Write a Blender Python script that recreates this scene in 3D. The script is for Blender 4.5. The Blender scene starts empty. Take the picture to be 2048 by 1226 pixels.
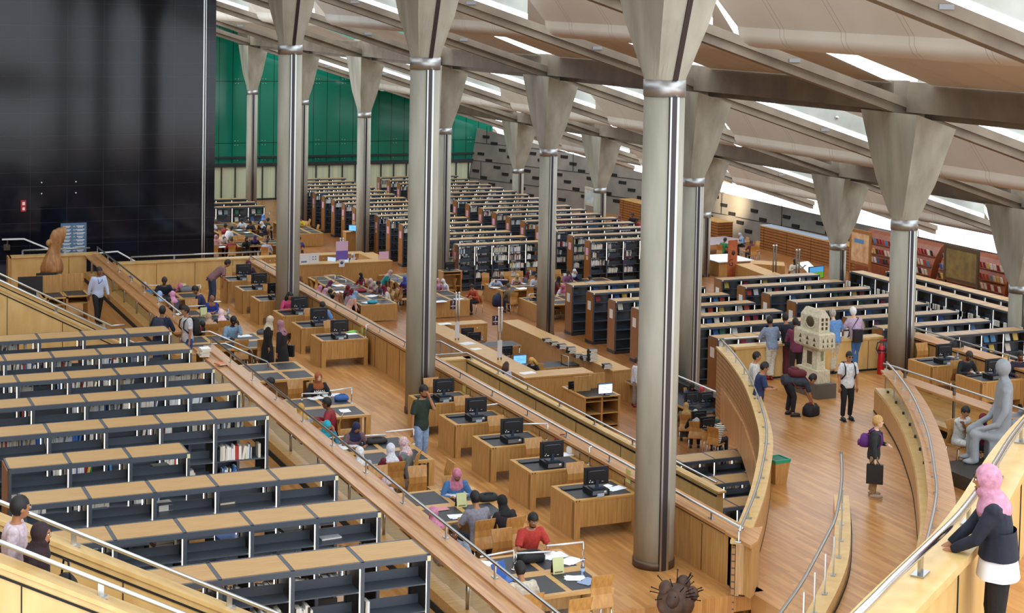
import bpy,bmesh,math,random
from mathutils import Vector,Matrix
import numpy as np
S=bpy.context.scene; C=S.collection
rnd=random.Random(7)
PI=math.pi
def rad(a): return a*PI/180
# ---------------------------------------------------------------- camera
FPX,CY,YAW,PIT,ROL=3308.8,193.33,0.415272,0.0516199,-0.0191177
CZ=10.0
def _axes():
    c,s=math.cos,math.sin
    f=np.array([s(YAW)*c(PIT),c(YAW)*c(PIT),-s(PIT)]); r=np.array([c(YAW),-s(YAW),0.]); d=np.cross(f,r)
    return np.array([c(ROL)*r+s(ROL)*d,-s(ROL)*r+c(ROL)*d,f])
MC=_axes()
def ray(x,y): return MC.T@np.array([(x-1024)/FPX,(y-CY)/FPX,1.0])
def uz(x,y,z):
    d=ray(x,y); t=(z-CZ)/d[2]; return Vector((t*d[0],t*d[1],z))
def ux(x,y,X):
    d=ray(x,y); t=X/d[0]; return Vector((X,t*d[1],CZ+t*d[2]))
def uy(x,y,Y):
    d=ray(x,y); t=Y/d[1]; return Vector((t*d[0],Y,CZ+t*d[2]))
cam=bpy.data.cameras.new('camera'); co=bpy.data.objects.new('camera',cam); C.objects.link(co)
co.matrix_world=Matrix(((MC[0][0],-MC[1][0],-MC[2][0],0),(MC[0][1],-MC[1][1],-MC[2][1],0),(MC[0][2],-MC[1][2],-MC[2][2],CZ),(0,0,0,1)))
cam.sensor_width=36; cam.lens=36*FPX/2048; cam.shift_y=-(613-CY)/2048; cam.clip_end=400; cam.clip_start=.5
S.camera=co
# ---------------------------------------------------------------- materials
def lin(h):
    if isinstance(h,str):
        v=[int(h[i:i+2],16)/255 for i in (0,2,4)]
        return tuple((c/12.92 if c<=.04045 else ((c+.055)/1.055)**2.4) for c in v)+(1,)
    return tuple(h)+(1,)
_m={}
def M(name,col='808080',rough=.6,metal=0,emit=None,es=0,spec=.5):
    if name in _m: return _m[name]
    m=bpy.data.materials.new(name); m.use_nodes=True; b=m.node_tree.nodes['Principled BSDF']
    b.inputs['Base Color'].default_value=lin(col); b.inputs['Roughness'].default_value=rough; b.inputs['Metallic'].default_value=metal
    b.inputs['Specular IOR Level'].default_value=spec
    if emit: b.inputs['Emission Color'].default_value=lin(emit); b.inputs['Emission Strength'].default_value=es
    _m[name]=m; return m
def noisy(name,c1,c2,scale=(1,1,1),ns=4,rough=.5,detail=6,metal=0,bump=0,dist=0,lo=.3,hi=.7,spec=.5):
    """two-colour noise stretched along an axis: wood grain, concrete, stone, cloth"""
    if name in _m: return _m[name]
    m=M(name,c1,rough,metal,spec=spec); nt=m.node_tree; b=nt.nodes['Principled BSDF']
    tc=nt.nodes.new('ShaderNodeTexCoord'); mp=nt.nodes.new('ShaderNodeMapping'); mp.inputs['Scale'].default_value=scale
    n=nt.nodes.new('ShaderNodeTexNoise'); n.inputs['Scale'].default_value=ns; n.inputs['Detail'].default_value=detail; n.inputs['Distortion'].default_value=dist
    r=nt.nodes.new('ShaderNodeValToRGB'); r.color_ramp.elements[0].position=lo; r.color_ramp.elements[1].position=hi
    r.color_ramp.elements[0].color=lin(c1); r.color_ramp.elements[1].color=lin(c2)
    L=nt.links.new; L(tc.outputs['Object'],mp.inputs[0]); L(mp.outputs[0],n.inputs['Vector']); L(n.outputs[0],r.inputs[0]); L(r.outputs[0],b.inputs['Base Color'])
    if bump:
        bp=nt.nodes.new('ShaderNodeBump'); bp.inputs['Strength'].default_value=bump; bp.inputs['Distance'].default_value=.02; L(n.outputs[0],bp.inputs['Height']); L(bp.outputs[0],b.inputs['Normal'])
    return m
OAK=noisy('oak_veneer','a97c46','c89a5c',(9,9,.7),3,.38)
OAKH=noisy('oak_veneer_flat','b38548','cda05e',(.8,9,9),3,.36)
MAPLE=noisy('maple_panel','c9a263','d9b677',(3,3,.8),1.6,.36,3)
LEDGE=noisy('oak_ledge','a97144','c9985f',(9,.5,9),2.2,.3)
SHTOP=noisy('shelf_top_wood','b28a55','c09a64',(.7,8,8),2.5,.42)
ENDP=noisy('shelf_end_wood','8a5526','9f6630',(9,9,.8),3,.4)
STEEL=M('brushed_steel','b9bab8',.28,1)
CHROME=M('chrome','d8d8d6',.16,1)
SHMET=M('shelf_metal','555c66',.42,.25)
SHDARK=noisy('perforated_metal','2a2722','39342b',(60,60,60),1,.5,0)
LED=M('led_strip','fff4dc',.4,0,'fff0d8',5)
BLACK=M('black_plastic','17181b',.42)
LINO=M('desk_linoleum','23252a',.45)
PAPER=M('paper','e9e9ea',.7)
GREY=M('grey_plastic','8b8d90',.5)
DARK=M('dark_shadow_gap','120f0c',.8)
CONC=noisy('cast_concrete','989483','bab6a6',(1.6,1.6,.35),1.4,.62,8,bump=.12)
CONCD=noisy('beam_concrete_shaded','74685a','8c806e',(1,1,1),1.2,.7,7)  # darker concrete: shade on beams and purlins is put into the colour
SOFF=noisy('soffit_white','cdbfae','d6c9b9',(1,1,1),.6,.6,2)
def glassmat(name,col,gl,rough=.02,tint='ffffff'):
    m=bpy.data.materials.new(name); m.use_nodes=True; nt=m.node_tree; nt.nodes.clear()
    o=nt.nodes.new('ShaderNodeOutputMaterial'); mx=nt.nodes.new('ShaderNodeMixShader'); t=nt.nodes.new('ShaderNodeBsdfTransparent'); g=nt.nodes.new('ShaderNodeBsdfGlossy')
    t.inputs[0].default_value=lin(tint); g.inputs[0].default_value=lin(col); g.inputs['Roughness'].default_value=rough; mx.inputs[0].default_value=gl
    nt.links.new(t.outputs[0],mx.inputs[1]); nt.links.new(g.outputs[0],mx.inputs[2]); nt.links.new(mx.outputs[0],o.inputs[0]); _m[name]=m; return m
GLASS=glassmat('clear_glass','ffffff',.1,.02,'f2f5f0')
def floor_mat(name,cs,ang=90):
    m=M(name,'b07a40',.3,spec=.45); nt=m.node_tree; b=nt.nodes['Principled BSDF']; L=nt.links.new
    tc=nt.nodes.new('ShaderNodeTexCoord'); mp=nt.nodes.new('ShaderNodeMapping'); mp.inputs['Rotation'].default_value=(0,0,rad(ang))
    br=nt.nodes.new('ShaderNodeTexBrick'); br.inputs['Scale'].default_value=1; br.inputs['Brick Width'].default_value=1.1; br.inputs['Row Height'].default_value=.085; br.inputs['Mortar Size'].default_value=.0012
    br.inputs['Color1'].default_value=lin(cs[0]); br.inputs['Color2'].default_value=lin(cs[1]); br.inputs['Mortar'].default_value=lin(cs[2]); br.inputs['Bias'].default_value=-.1
    mp2=nt.nodes.new('ShaderNodeMapping'); mp2.inputs['Rotation'].default_value=(0,0,rad(ang)); mp2.inputs['Scale'].default_value=(6,.5,1)
    n=nt.nodes.new('ShaderNodeTexNoise'); n.inputs['Scale'].default_value=1.5; n.inputs['Detail'].default_value=4
    mx=nt.nodes.new('ShaderNodeMix'); mx.data_type='RGBA'; mx.blend_type='MULTIPLY'; mx.inputs[0].default_value=.55
    r=nt.nodes.new('ShaderNodeValToRGB'); r.color_ramp.elements[0].color=(.45,.42,.4,1); r.color_ramp.elements[1].color=(1,1,1,1); r.color_ramp.elements[0].position=.25; r.color_ramp.elements[1].position=.65
    L(tc.outputs['Object'],mp.inputs[0]); L(mp.outputs[0],br.inputs['Vector']); L(tc.outputs['Object'],mp2.inputs[0]); L(mp2.outputs[0],n.inputs['Vector']); L(n.outputs[0],r.inputs[0])
    L(br.outputs[0],mx.inputs[6]); L(r.outputs[0],mx.inputs[7]); L(mx.outputs[2],b.inputs['Base Color']); return m
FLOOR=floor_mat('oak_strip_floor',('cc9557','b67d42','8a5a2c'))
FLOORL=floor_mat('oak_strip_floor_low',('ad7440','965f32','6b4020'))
def lines_mat(m,specs,col,coord='Object'):
    """draw thin joint lines: specs=[(axis,period,[offsets],halfwidth)]"""
    nt=m.node_tree; b=nt.nodes['Principled BSDF']; L=nt.links.new
    tc=nt.nodes.new('ShaderNodeTexCoord'); sp=nt.nodes.new('ShaderNodeSeparateXYZ'); L(tc.outputs[coord],sp.inputs[0]); acc=None
    for ax,per,offs,hw in specs:
        for of in offs:
            a=nt.nodes.new('ShaderNodeMath'); a.operation='ADD'; a.inputs[1].default_value=-of+per/2+per*200; L(sp.outputs[ax],a.inputs[0])
            f=nt.nodes.new('ShaderNodeMath'); f.operation='MODULO'; f.inputs[1].default_value=per; L(a.outputs[0],f.inputs[0])
            c=nt.nodes.new('ShaderNodeMath'); c.operation='COMPARE'; c.inputs[1].default_value=per/2; c.inputs[2].default_value=hw; L(f.outputs[0],c.inputs[0])
            if acc is None: acc=c
            else:
                x=nt.nodes.new('ShaderNodeMath'); x.operation='MAXIMUM'; L(acc.outputs[0],x.inputs[0]); L(c.outputs[0],x.inputs[1]); acc=x
    mx=nt.nodes.new('ShaderNodeMix'); mx.data_type='RGBA'; L(acc.outputs[0],mx.inputs[0]); mx.inputs[7].default_value=lin(col)
    src=b.inputs['Base Color'].links
    if src: L(src[0].from_socket,mx.inputs[6])
    else: mx.inputs[6].default_value=b.inputs['Base Color'].default_value
    L(mx.outputs[2],b.inputs['Base Color']); return m
# ---------------------------------------------------------------- mesh helpers
class G:
    def __init__(s): s.v=[]; s.f=[]; s.m=[]; s.sm=[]; s.uv=None
    def add(s,vs,fs,m=0,sm=False):
        o=len(s.v); s.v+= [tuple(v) for v in vs]; s.f+=[tuple(i+o for i in f) for f in fs]; s.m+=[m]*len(fs); s.sm+=[sm]*len(fs); return s
    def box(s,x0,x1,y0,y1,z0,z1,m=0,T=None):
        vs=[Vector(p) for p in ((x0,y0,z0),(x1,y0,z0),(x1,y1,z0),(x0,y1,z0),(x0,y0,z1),(x1,y0,z1),(x1,y1,z1),(x0,y1,z1))]
        if T: vs=[T@v for v in vs]
        return s.add(vs,[(3,2,1,0),(4,5,6,7),(0,1,5,4),(1,2,6,5),(2,3,7,6),(3,0,4,7)],m)
    def prism(s,pts,z0,z1,m=0):
        n=len(pts); a=[(p[0],p[1],z0) for p in pts]+[(p[0],p[1],z1) for p in pts]
        if sum(pts[i][0]*pts[(i+1)%n][1]-pts[(i+1)%n][0]*pts[i][1] for i in range(n))<0: a=a[:n][::-1]+a[n:][::-1]
        return s.add(a,[tuple(range(n))[::-1],tuple(range(n,2*n))]+[(i,(i+1)%n,n+(i+1)%n,n+i) for i in range(n)],m)
    def loft(s,rings,m=0,sm=True,cap=True):
        n=len(rings[0]); vs=[v for r in rings for v in r]; fs=[]
        for k in range(len(rings)-1):
            for i in range(n): fs.append((k*n+i,k*n+(i+1)%n,(k+1)*n+(i+1)%n,(k+1)*n+i))
        if cap: fs+= [tuple(range(n))[::-1],tuple(range((len(rings)-1)*n,len(rings)*n))]
        return s.add(vs,fs,m,sm)
    def ring(s,c,r,ax,n=8,r2=None,up=None):
        ax=Vector(ax).normalized(); u=ax.cross(Vector(up) if up else (Vector((0,0,1)) if abs(ax.z)<.9 else Vector((0,1,0)))).normalized(); w=ax.cross(u); r2=r if r2 is None else r2
        return [Vector(c)+u*r*math.cos(2*PI*i/n)+w*r2*math.sin(2*PI*i/n) for i in range(n)]
    def path(s,pts,r,n=8,m=0,cap=True):
        pts=[Vector(p) for p in pts]; rings=[]; k=len(pts)
        for i,p in enumerate(pts):
            d=(pts[min(i+1,k-1)]-pts[max(i-1,0)]); rr=r[i] if isinstance(r,(list,tuple)) else r
            if 0<i<k-1:
                a=(pts[i]-pts[i-1]).normalized(); b=(pts[i+1]-pts[i]).normalized(); d=a+b
            rings.append(s.ring(p,rr,d,n))
        for i in range(1,k):   # keep rings from twisting
            best=min(range(n),key=lambda q:sum((rings[i][(j+q)%n]-rings[i-1][j]-(pts[i]-pts[i-1])).length for j in range(0,n,2))); rings[i]=rings[i][best:]+rings[i][:best]
        return s.loft(rings,m,True,cap)
    def ell(s,c,rx,ry,rz,nu=10,nv=7,m=0,T=None):
        vs=[];fs=[]
        for j in range(1,nv):
            t=PI*j/nv
            for i in range(nu):
                a=2*PI*i/nu; vs.append(Vector((rx*math.sin(t)*math.cos(a),ry*math.sin(t)*math.sin(a),rz*math.cos(t))))
        vs+= [Vector((0,0,rz)),Vector((0,0,-rz))]; t=len(vs)-2
        for j in range(nv-2):
            for i in range(nu): fs.append((j*nu+i,(j+1)*nu+i,(j+1)*nu+(i+1)%nu,j*nu+(i+1)%nu))
        for i in range(nu): fs+=[(t,i,(i+1)%nu),(t+1,(nv-2)*nu+(i+1)%nu,(nv-2)*nu+i)]
        vs=[(T@v if T else v)+Vector(c) for v in vs]
        return s.add(vs,fs,m,True)
    def mesh(s,name,mats):
        me=bpy.data.meshes.new(name); me.from_pydata([tuple(v) for v in s.v],[],s.f)
        for m in (mats if isinstance(mats,(list,tuple)) else [mats]): me.materials.append(m)
        if s.f:
            me.polygons.foreach_set('material_index',s.m); me.polygons.foreach_set('use_smooth',s.sm)
        me.update(); return me
_cache={}
def shared(key,fn):
    if key not in _cache: _cache[key]=fn()
    return _cache[key]
def tag(o,label=None,cat=None,group=None,kind=None):
    if label: o['label']=label
    if cat: o['category']=cat
    if group: o['group']=group
    if kind: o['kind']=kind
    return o
def obj(name,g,mats=None,parent=None,loc=None,rz=0,rot=None):
    me=g if isinstance(g,bpy.types.Mesh) else g.mesh(name,mats)
    o=bpy.data.objects.new(name,me); C.objects.link(o); o.parent=parent
    if loc is not None: o.location=loc
    if rot is not None: o.rotation_euler=rot
    elif rz: o.rotation_euler=(0,0,rz)
    return o
def empty(name,loc,rz=0,label=None,cat=None,group=None,kind=None):
    o=bpy.data.objects.new(name,None); C.objects.link(o); o.location=loc; o.rotation_euler=(0,0,rz); o.empty_display_size=.1
    return tag(o,label,cat,group,kind)
def solo(name,g,mats,label,cat,group=None,loc=None,rz=0): return tag(obj(name,g,mats,None,loc,rz),label,cat,group)
def struct(name,g,mats,parent=None):
    o=obj(name,g,mats,parent)
    if parent is None: o['kind']='structure'
    return o
ORD=['first','second','third','fourth','fifth','sixth','seventh','eighth','ninth','tenth','eleventh','twelfth','thirteenth','fourteenth','fifteenth','sixteenth','seventeenth','eighteenth','nineteenth','twentieth']
def text_mesh(s,size,mat,ext=.002):
    cu=bpy.data.curves.new('txt','FONT'); cu.body=s; cu.size=size; cu.extrude=ext; cu.align_x='CENTER'; cu.align_y='CENTER'
    t=bpy.data.objects.new('txt',cu); C.objects.link(t); dg=bpy.context.evaluated_depsgraph_get(); me=bpy.data.meshes.new_from_object(t.evaluated_get(dg)); bpy.data.objects.remove(t)
    me.materials.clear(); me.materials.append(mat); return me
ZF=-3.5   # lower reading floor
LF=.5     # shelf terrace
BF=4.85   # balcony
# ================================================================ SETTING
KY=[26-12.05,26,38.1,49.95,61.9,73.8,85.7,97.45,109.3,121.2]   # column lines
KX=[-16,0,14.45,29,43.5,58]  # roof lines; first bay is out of view, added to block sky light
SL=.31
def zp(x): return 7.66+SL*(27.5-x)          # underside of roof purlins
struct('floor',G().prism([(9.62,-6),(15.35,-6),(15.35,24.1),(16.3,25.7),(17.6,27.5),(18.95,29.6),(20.05,31.5),(21.55,34.45),(22.6,36.9),(23.3,38.55),(30,38.55),(30,-6)],-.85,0),FLOOR)
struct('floor_desks',G().prism([(9.62,24.1),(15.6,24.1),(15.6,57.6),(9.62,57.6)],-.3,0),FLOOR)
struct('floor_shelves',G().prism([(-16,12),(9.62,12),(9.62,57.6),(-16,57.6)],.2,LF),FLOOR)
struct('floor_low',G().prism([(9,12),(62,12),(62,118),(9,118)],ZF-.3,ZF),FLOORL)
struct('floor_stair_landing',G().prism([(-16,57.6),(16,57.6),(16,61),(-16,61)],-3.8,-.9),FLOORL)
# black granite block
bg=lines_mat(noisy('black_granite','0e1018','161925',(.78,1,.76),1.3,.1,1,spec=.35),[(0,1.28,[.35],.004),(2,1.31,[0,.81],.004)],'3a3d47')
bw=struct('wall_left',G().box(-30,14.68,60.6,75,-3.6,16),bg)
obj('steel_strip',G().box(14.2,14.25,60.56,60.6,-3.5,16).box(14.29,14.32,60.56,60.6,-3.5,16),STEEL,bw)
obj('fixing_stud',G().box(8.4,8.44,60.57,60.6,3.55,3.59).box(9.6,9.64,60.57,60.6,3.55,3.59).box(8.4,8.44,60.57,60.6,3.15,3.19).box(9.6,9.64,60.57,60.6,3.15,3.19),PAPER,bw)
struct('wall_unseen',G().box(-16.4,-16,-12,60.6,-4,22),noisy('plain_wall','5d6068','6a6d75',(1,1,1),1,.7))  # unseen side wall, added to cut the light from the left
# green glass wall
YG=112.3
gm=lines_mat(noisy('green_glass','0c6650','147d63',(.3,.3,.3),.5,.1,2,spec=.6),[(0,1.94,[.3,1.25],.02),(2,4.3,[.5],.02)],'063020')
gw=struct('wall_back',G().box(9,48,YG,YG+.3,-1.1,12),gm)
lm=noisy('translucent_panel','c0ccac','dbe0bd',(6,1,.05),1.5,.35,4)
obj('lower_panel',G().box(9,48,YG+.02,YG+.3,ZF,-1.1),lm,gw)
g=G().box(9,48,YG-.14,YG,-1.15,-.9).box(9,48,YG-.14,YG,-.55,-.42).box(9,48,YG-.1,YG+.02,ZF,ZF+.12)
for i in range(40): g.box(9.2+i*.97,9.27+i*.97,YG-.1,YG+.02,ZF,-1.1)
obj('frame',g,M('dark_frame','232a2c',.5),gw)
g=G()
for i in range(20):
    for z in (.35,.65,4.65,4.95,-.7):
        for dx in (-.1,.1): g.ell((9.3+i*1.94+dx,YG-.03,z),.03,.03,.03,6,4)
obj('fixing_stud',g,CHROME,gw)
# slanted stone wall
WB=[(45.9,112.5),(49.5,103),(51.9,95.5),(53,88),(53.7,80),(54.1,72),(54.3,62),(54.3,50),(54,38),(53.5,26),(52.5,14)]
def wt(x,y): z=zp(x)-.55-.25*max(0,(x-46)/8); return (x+.16*(z-ZF),y,z)
st=noisy('slanted_stone','6d675f','857d72',(1,1,1),.7,.7,6)
g=G()
for (a,b) in zip(WB,WB[1:]):
    g.add([(a[0],a[1],ZF),(b[0],b[1],ZF),wt(*b),wt(*a)],[(0,1,2,3)])
wr=struct('wall_right',g,st)
g=G(); gj=G()
def wpt(t,z):   # point on the wall, t metres along
    for a,b in zip(WB,WB[1:]):
        l=math.dist(a,b)
        if t<=l or b==WB[-1]:
            k=t/l; x=a[0]+(b[0]-a[0])*k; y=a[1]+(b[1]-a[1])*k; zt=wt(x,y)[2]; d=Vector((b[0]-a[0],b[1]-a[1],0)).normalized(); return Vector((x+.16*(z-ZF)-.03,y,z)),d,zt
        t-=l
for r,z in enumerate([-3.0+.42*i for i in range(14)]):
    t=.6+(r*2.15)%3.1
    while t<96:
        p,d,zt=wpt(t,z)
        if z<zt-.25: g.box(-.33,.33,-.03,.03,-.1,.1,0,Matrix.Translation(p)@Matrix.Rotation(math.atan2(d.y,d.x),4,'Z'))
        t+=3.1
obj('vent_slot',g,DARK,wr)
for r,z in enumerate([-2.3,-1.0,.3,1.6]):
    t=0
    while t<95:
        p,d,zt=wpt(t,z); T=Matrix.Translation(p)@Matrix.Rotation(math.atan2(d.y,d.x),4,'Z')
        if z<zt: gj.box(0,1.55,-.012,.02,-.012,.012,0,T)
        if z+.6<zt and int(t/1.55)%4==(r%2)*2: gj.box(0,.025,-.012,.02,0,1.28,0,T)
        t+=1.5
obj('joint',gj,DARK,wr)
# ---------------------------------------------------------------- ceiling
ce=empty('ceiling',(0,0,0),kind='structure')
lines=lines_mat
SOF2=noisy('soffit_panel','cdc4b5','d6cec0',(1,1,1),.6,.55,2)
nt=SOF2.node_tree; tcn=nt.nodes.new('ShaderNodeUVMap'); b=nt.nodes['Principled BSDF']
lines_mat(SOF2,[(0,1.0,[0,.07],.004)],'a3998a','UV'); 
lines_mat(SOF2,[(1,10,[1.0],.006)],'a59b8d','UV')
GLOW=M('skylight_glazing','ffffff',.3,0,'e8f2ff',3.0)
KERB=noisy('kerb_concrete','a3a79f','b8bbb2',(1,1,1),1.5,.7,6)
def soffit(X0,X1,Y0,Y1):
    xl=X0+8.15; zl=zp(xl)-(.28 if X0>20 else .0)
    # profile from the roof beam to the rounded lip, then up the steep scoop: (dx,dz,v)
    pr=[(X1-.3-xl,zp(X1)+1.0-zl,-2),(2.2,.28,-.6),(.55,.02,-.2)]
    for a in (0,25,50,75,100): pr.append((.45-.45*math.sin(rad(a))*1.05,.46*(1-math.cos(rad(a))),.0+a/100))
    ex,ez=pr[-1][0],pr[-1][1]
    for q in (.02,.5,1.2,2.0,2.9): pr.append((ex-.60*q,ez+.80*q,1.02+q))
    N=24; vs=[];uv=[]; K=len(pr); ya,yb=Y0+.42,Y1-.55
    for i in range(N+1):
        t=i/N; y=ya+(yb-ya)*t; e=max(0,(t-.86)/.14)
        for j,(dx,dz,v) in enumerate(pr):
            sc=max(0,v) if v<3.9 else 3.9
            yy=y-(e**2)*.9*(1-min(1,sc/3.9)*.9)
            xx=xl+dx+(1-t)*.9*(1 if v>-1.5 else 0)
            vs.append((xx,yy,zl+dz+(zp(xl+.9*(1-t))-zp(xl) if v>-1.5 else 0)*.6)); uv.append(((y-ya)/2.35+.35,v))
    g=G(); fs=[(i*K+j,(i+1)*K+j,(i+1)*K+j+1,i*K+j+1) for i in range(N) for j in range(K-1)]
    g.add(vs,fs,0,True); me=g.mesh('soffit_panel',SOF2); ul=me.uv_layers.new(name='UVMap')
    for li,l in enumerate(me.loops): ul.data[li].uv=uv[l.vertex_index]
    obj('soffit_panel',me,None,ce)
    xa,xb=X0+.3,xl-.2; yk=Y1-.3
    g=G(); g.add([(xa,yk,zp(xa)+.5),(xb,yk,zp(xb)+.5),(xb,yk,zp(xb)+.68),(xa,yk,zp(xa)+.68)],[(0,1,2,3)]); obj('glazing',g,GLOW,ce)
    g=G(); g.add([(x,yk+dy,zp(x)+z) for x in (xa,xb) for dy in (.02,.3) for z in (.68,1.3)],[(0,4,6,2),(1,3,7,5),(0,1,5,4),(2,6,7,3),(0,2,3,1),(4,5,7,6)])
    obj('kerb',g,KERB,ce)
    g=G()
    for k in range(2):
        x=xa+(xb-xa)*(.3+.4*k); g.path([(x,yk+.1,zp(x)+.98),(x,yk-.07,zp(x)+.96)],.06,8)
    obj('round_lamp',g,CHROME,ce)
for i in range(len(KX)-1):
    for k in range(0,len(KY)-1):
        soffit(KX[i],KX[i+1],KY[k],KY[k+1])
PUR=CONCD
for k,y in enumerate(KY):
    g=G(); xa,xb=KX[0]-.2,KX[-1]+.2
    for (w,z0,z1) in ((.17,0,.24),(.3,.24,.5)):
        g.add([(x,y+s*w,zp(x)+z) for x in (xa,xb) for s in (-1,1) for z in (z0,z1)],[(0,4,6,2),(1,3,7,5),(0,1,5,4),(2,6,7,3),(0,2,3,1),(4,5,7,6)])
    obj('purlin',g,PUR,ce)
    g=G()
    for i in range(15):
        x=-12+4.6*i; g.box(x,x+.35,y-.33,y-.305,zp(x)+.27,zp(x)+.37)
    obj('cable_bracket',g,GREY,ce)
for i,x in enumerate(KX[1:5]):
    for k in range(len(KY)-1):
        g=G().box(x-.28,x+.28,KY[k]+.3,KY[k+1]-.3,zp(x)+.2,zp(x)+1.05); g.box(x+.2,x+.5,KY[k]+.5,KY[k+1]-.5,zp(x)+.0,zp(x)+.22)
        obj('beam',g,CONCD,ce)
# ---------------------------------------------------------------- columns
def column(x,y,zf,zc,label):
    r=.37; rt=empty('concrete_column',(x,y,zf),0,label,'column','concrete columns of the reading room')
    h=zc-zf; g=G()
    g.loft([g.ring((0,0,z),r,(0,0,1),28) for z in (.0,h)],0,True); obj('shaft',g,CONC,rt)
    g=G(); 
    for a in (PI*.0,): g.box(-.05,.045,-r-.02,-r+.06,0,h).box(-.1,-.085,-r-.012,-r+.06,0,h)
    obj('cable_channel',g,M('channel_dark','403a3c',.35,.6),rt)
    g=G(); g.box(.045,.09,-r-.024,-r+.06,0,h).box(-.085,-.05,-r-.016,-r+.06,0,h); obj('channel_cover',g,STEEL,rt)
    g=G(); g.loft([g.ring((0,0,z),r+.012,(0,0,1),28) for z in (h,h+.3)],0,True,True); obj('collar',g,M('collar_steel','b9bab8',.42,.9),rt)
    g=G(); g.loft([g.ring((0,0,z),r+.015,(0,0,1),28) for z in (0,.14)],0,True,True); obj('base_ring',g,M('bronze_base','5d4a3a',.4,.5),rt)
    # capital: round at the collar, rectangular under the roof
    g=G(); n=40; rings=[]; H=zp(x)-zc-.02
    for q in range(9):
        t=q/8; ring=[]
        hx=r+(.66-r)*t; hy=r+(1.3-r)*t
        for i in range(n):
            a=2*PI*i/n+PI/4; ca,sa=math.cos(a),math.sin(a); m=max(abs(ca),abs(sa))
            sq=Vector((ca/m*hx,sa/m*hy,0)); ci=Vector((ca*hx,sa*hy,0)); k=min(1,t*2.6)**.7; p=ci.lerp(sq,k)
            p.z=h+.28+(H-.28)*t - (SL*p.x*t*t); ring.append(p)
        rings.append(ring)
    g.loft(rings,0,False,True)
    me=g.mesh('capital',CONC); o=obj('capital',me,None,rt); 
    g=G(); g.box(.11,.2,-.02,.0,0,.01)
    g=G(); tt=[(-.0,0),(0,0)]; g.add([(-.05,-r-.025,h+.3),(.05,-r-.025,h+.3),(.05,-1.32,h+H-.05),(-.05,-1.32,h+H-.05),(-.05,-r+.1,h+.3),(.05,-r+.1,h+.3),(.05,-1.2,h+H-.05),(-.05,-1.2,h+H-.05)],[(0,1,2,3),(0,3,7,4),(1,5,6,2)])
    
    if x<20: obj('capital_channel',g,M('channel_dark'),rt)
    return rt
CN=['nearest','second','third','fourth','fifth','sixth','seventh','eighth']
for k in (1,2,3): column(14.45,KY[k],0,8.53,'round concrete column, %s along the row beside the black computer desks'%CN[k-1])
for k in range(2,9):
    zf=0 if k==2 else ZF; column(29.0,KY[k],zf,4.05,'round concrete column on the curved walkway beside the red fire extinguisher' if k==2 else 'round concrete column, %s of the middle row rising from the lower floor'%CN[k-3])
for k in range(3,8): column(43.5,KY[k],ZF,-.45,'round concrete column, %s of the dim row nearest the slotted stone wall'%CN[k-3])
# ================================================================ PARAPETS, RAILS, STAIRS
def wallrun(g,pts,t,z0,z1,m=0,side=1):
    """wall of thickness t to the left (side=1) of the polyline"""
    n=len(pts); off=[]
    for i,p in enumerate(pts):
        a=Vector(pts[max(i-1,0)][:2]); b=Vector(pts[min(i+1,n-1)][:2]); d=(b-a).normalized(); off.append((p[0]-d.y*t*side,p[1]+d.x*t*side))
    f=lambda z,i:(z(i) if callable(z) else z)
    vs=[]
    for i in range(n): vs+= [(pts[i][0],pts[i][1],f(z0,i)),(off[i][0],off[i][1],f(z0,i)),(off[i][0],off[i][1],f(z1,i)),(pts[i][0],pts[i][1],f(z1,i))]
    fs=[(3,2,1,0),(4*n-4,4*n-3,4*n-2,4*n-1)]
    for i in range(n-1):
        for j in range(4): fs.append((4*i+j,4*i+(j+1)%4,4*i+4+(j+1)%4,4*i+4+j))
    if side<0: fs=[f[::-1] for f in fs]
    return g.add(vs,fs,m)
def offs(pts,t):
    out=[]; n=len(pts)
    for i,p in enumerate(pts):
        a=Vector(pts[max(i-1,0)][:2]); b=Vector(pts[min(i+1,n-1)][:2]); d=(b-a).normalized(); out.append((p[0]-d.y*t,p[1]+d.x*t)+tuple(p[2:]))
    return out
def lerp_pts(pts,step):
    out=[];acc=0
    for a,b in zip(pts,pts[1:]):
        l=math.dist(a[:2],b[:2]); k=0
        t=step-acc if acc else 0
        while t<=l:
            out.append((tuple(a[i]+(b[i]-a[i])*t/l for i in range(len(a))),math.atan2(b[1]-a[1],b[0]-a[0]))); t+=step
        acc=(l-(t-step)) if True else 0
    return out
def handrail(rt,pts,zr,zb,step=2.0,r=.026):
    obj('handrail',G().path([(p[0],p[1],zr if len(p)<3 else p[2]+zr) for p in pts],r,8),STEEL,rt)
    for (p,a) in lerp_pts(pts,step):
        zz=p[2] if len(p)>2 else 0
        g=G().box(-.03,.03,-.008,.008,zb,zr,0).box(-.07,.07,-.035,.035,zb,zb+.012)
        obj('post',g,STEEL,rt,(p[0],p[1],zz),a)
def groove_wall(rt,pts,t,z0,z1,mat=MAPLE,side=1,name='panel',seam=1.95):
    obj(name,wallrun(G(),pts,t,z0,z1,0,side),mat,rt)
    g=G()
    for (p,a) in lerp_pts(pts,seam):
        T=Matrix.Translation((p[0],p[1],0))@Matrix.Rotation(a,4,'Z'); g.box(-.006,.006,-.006,.004,(z0 if not callable(z0) else z0(0))+.02,(z1 if not callable(z1) else z1(0))-.04,0,T)
    if g.f: obj('joint',g,DARK,rt)
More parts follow.
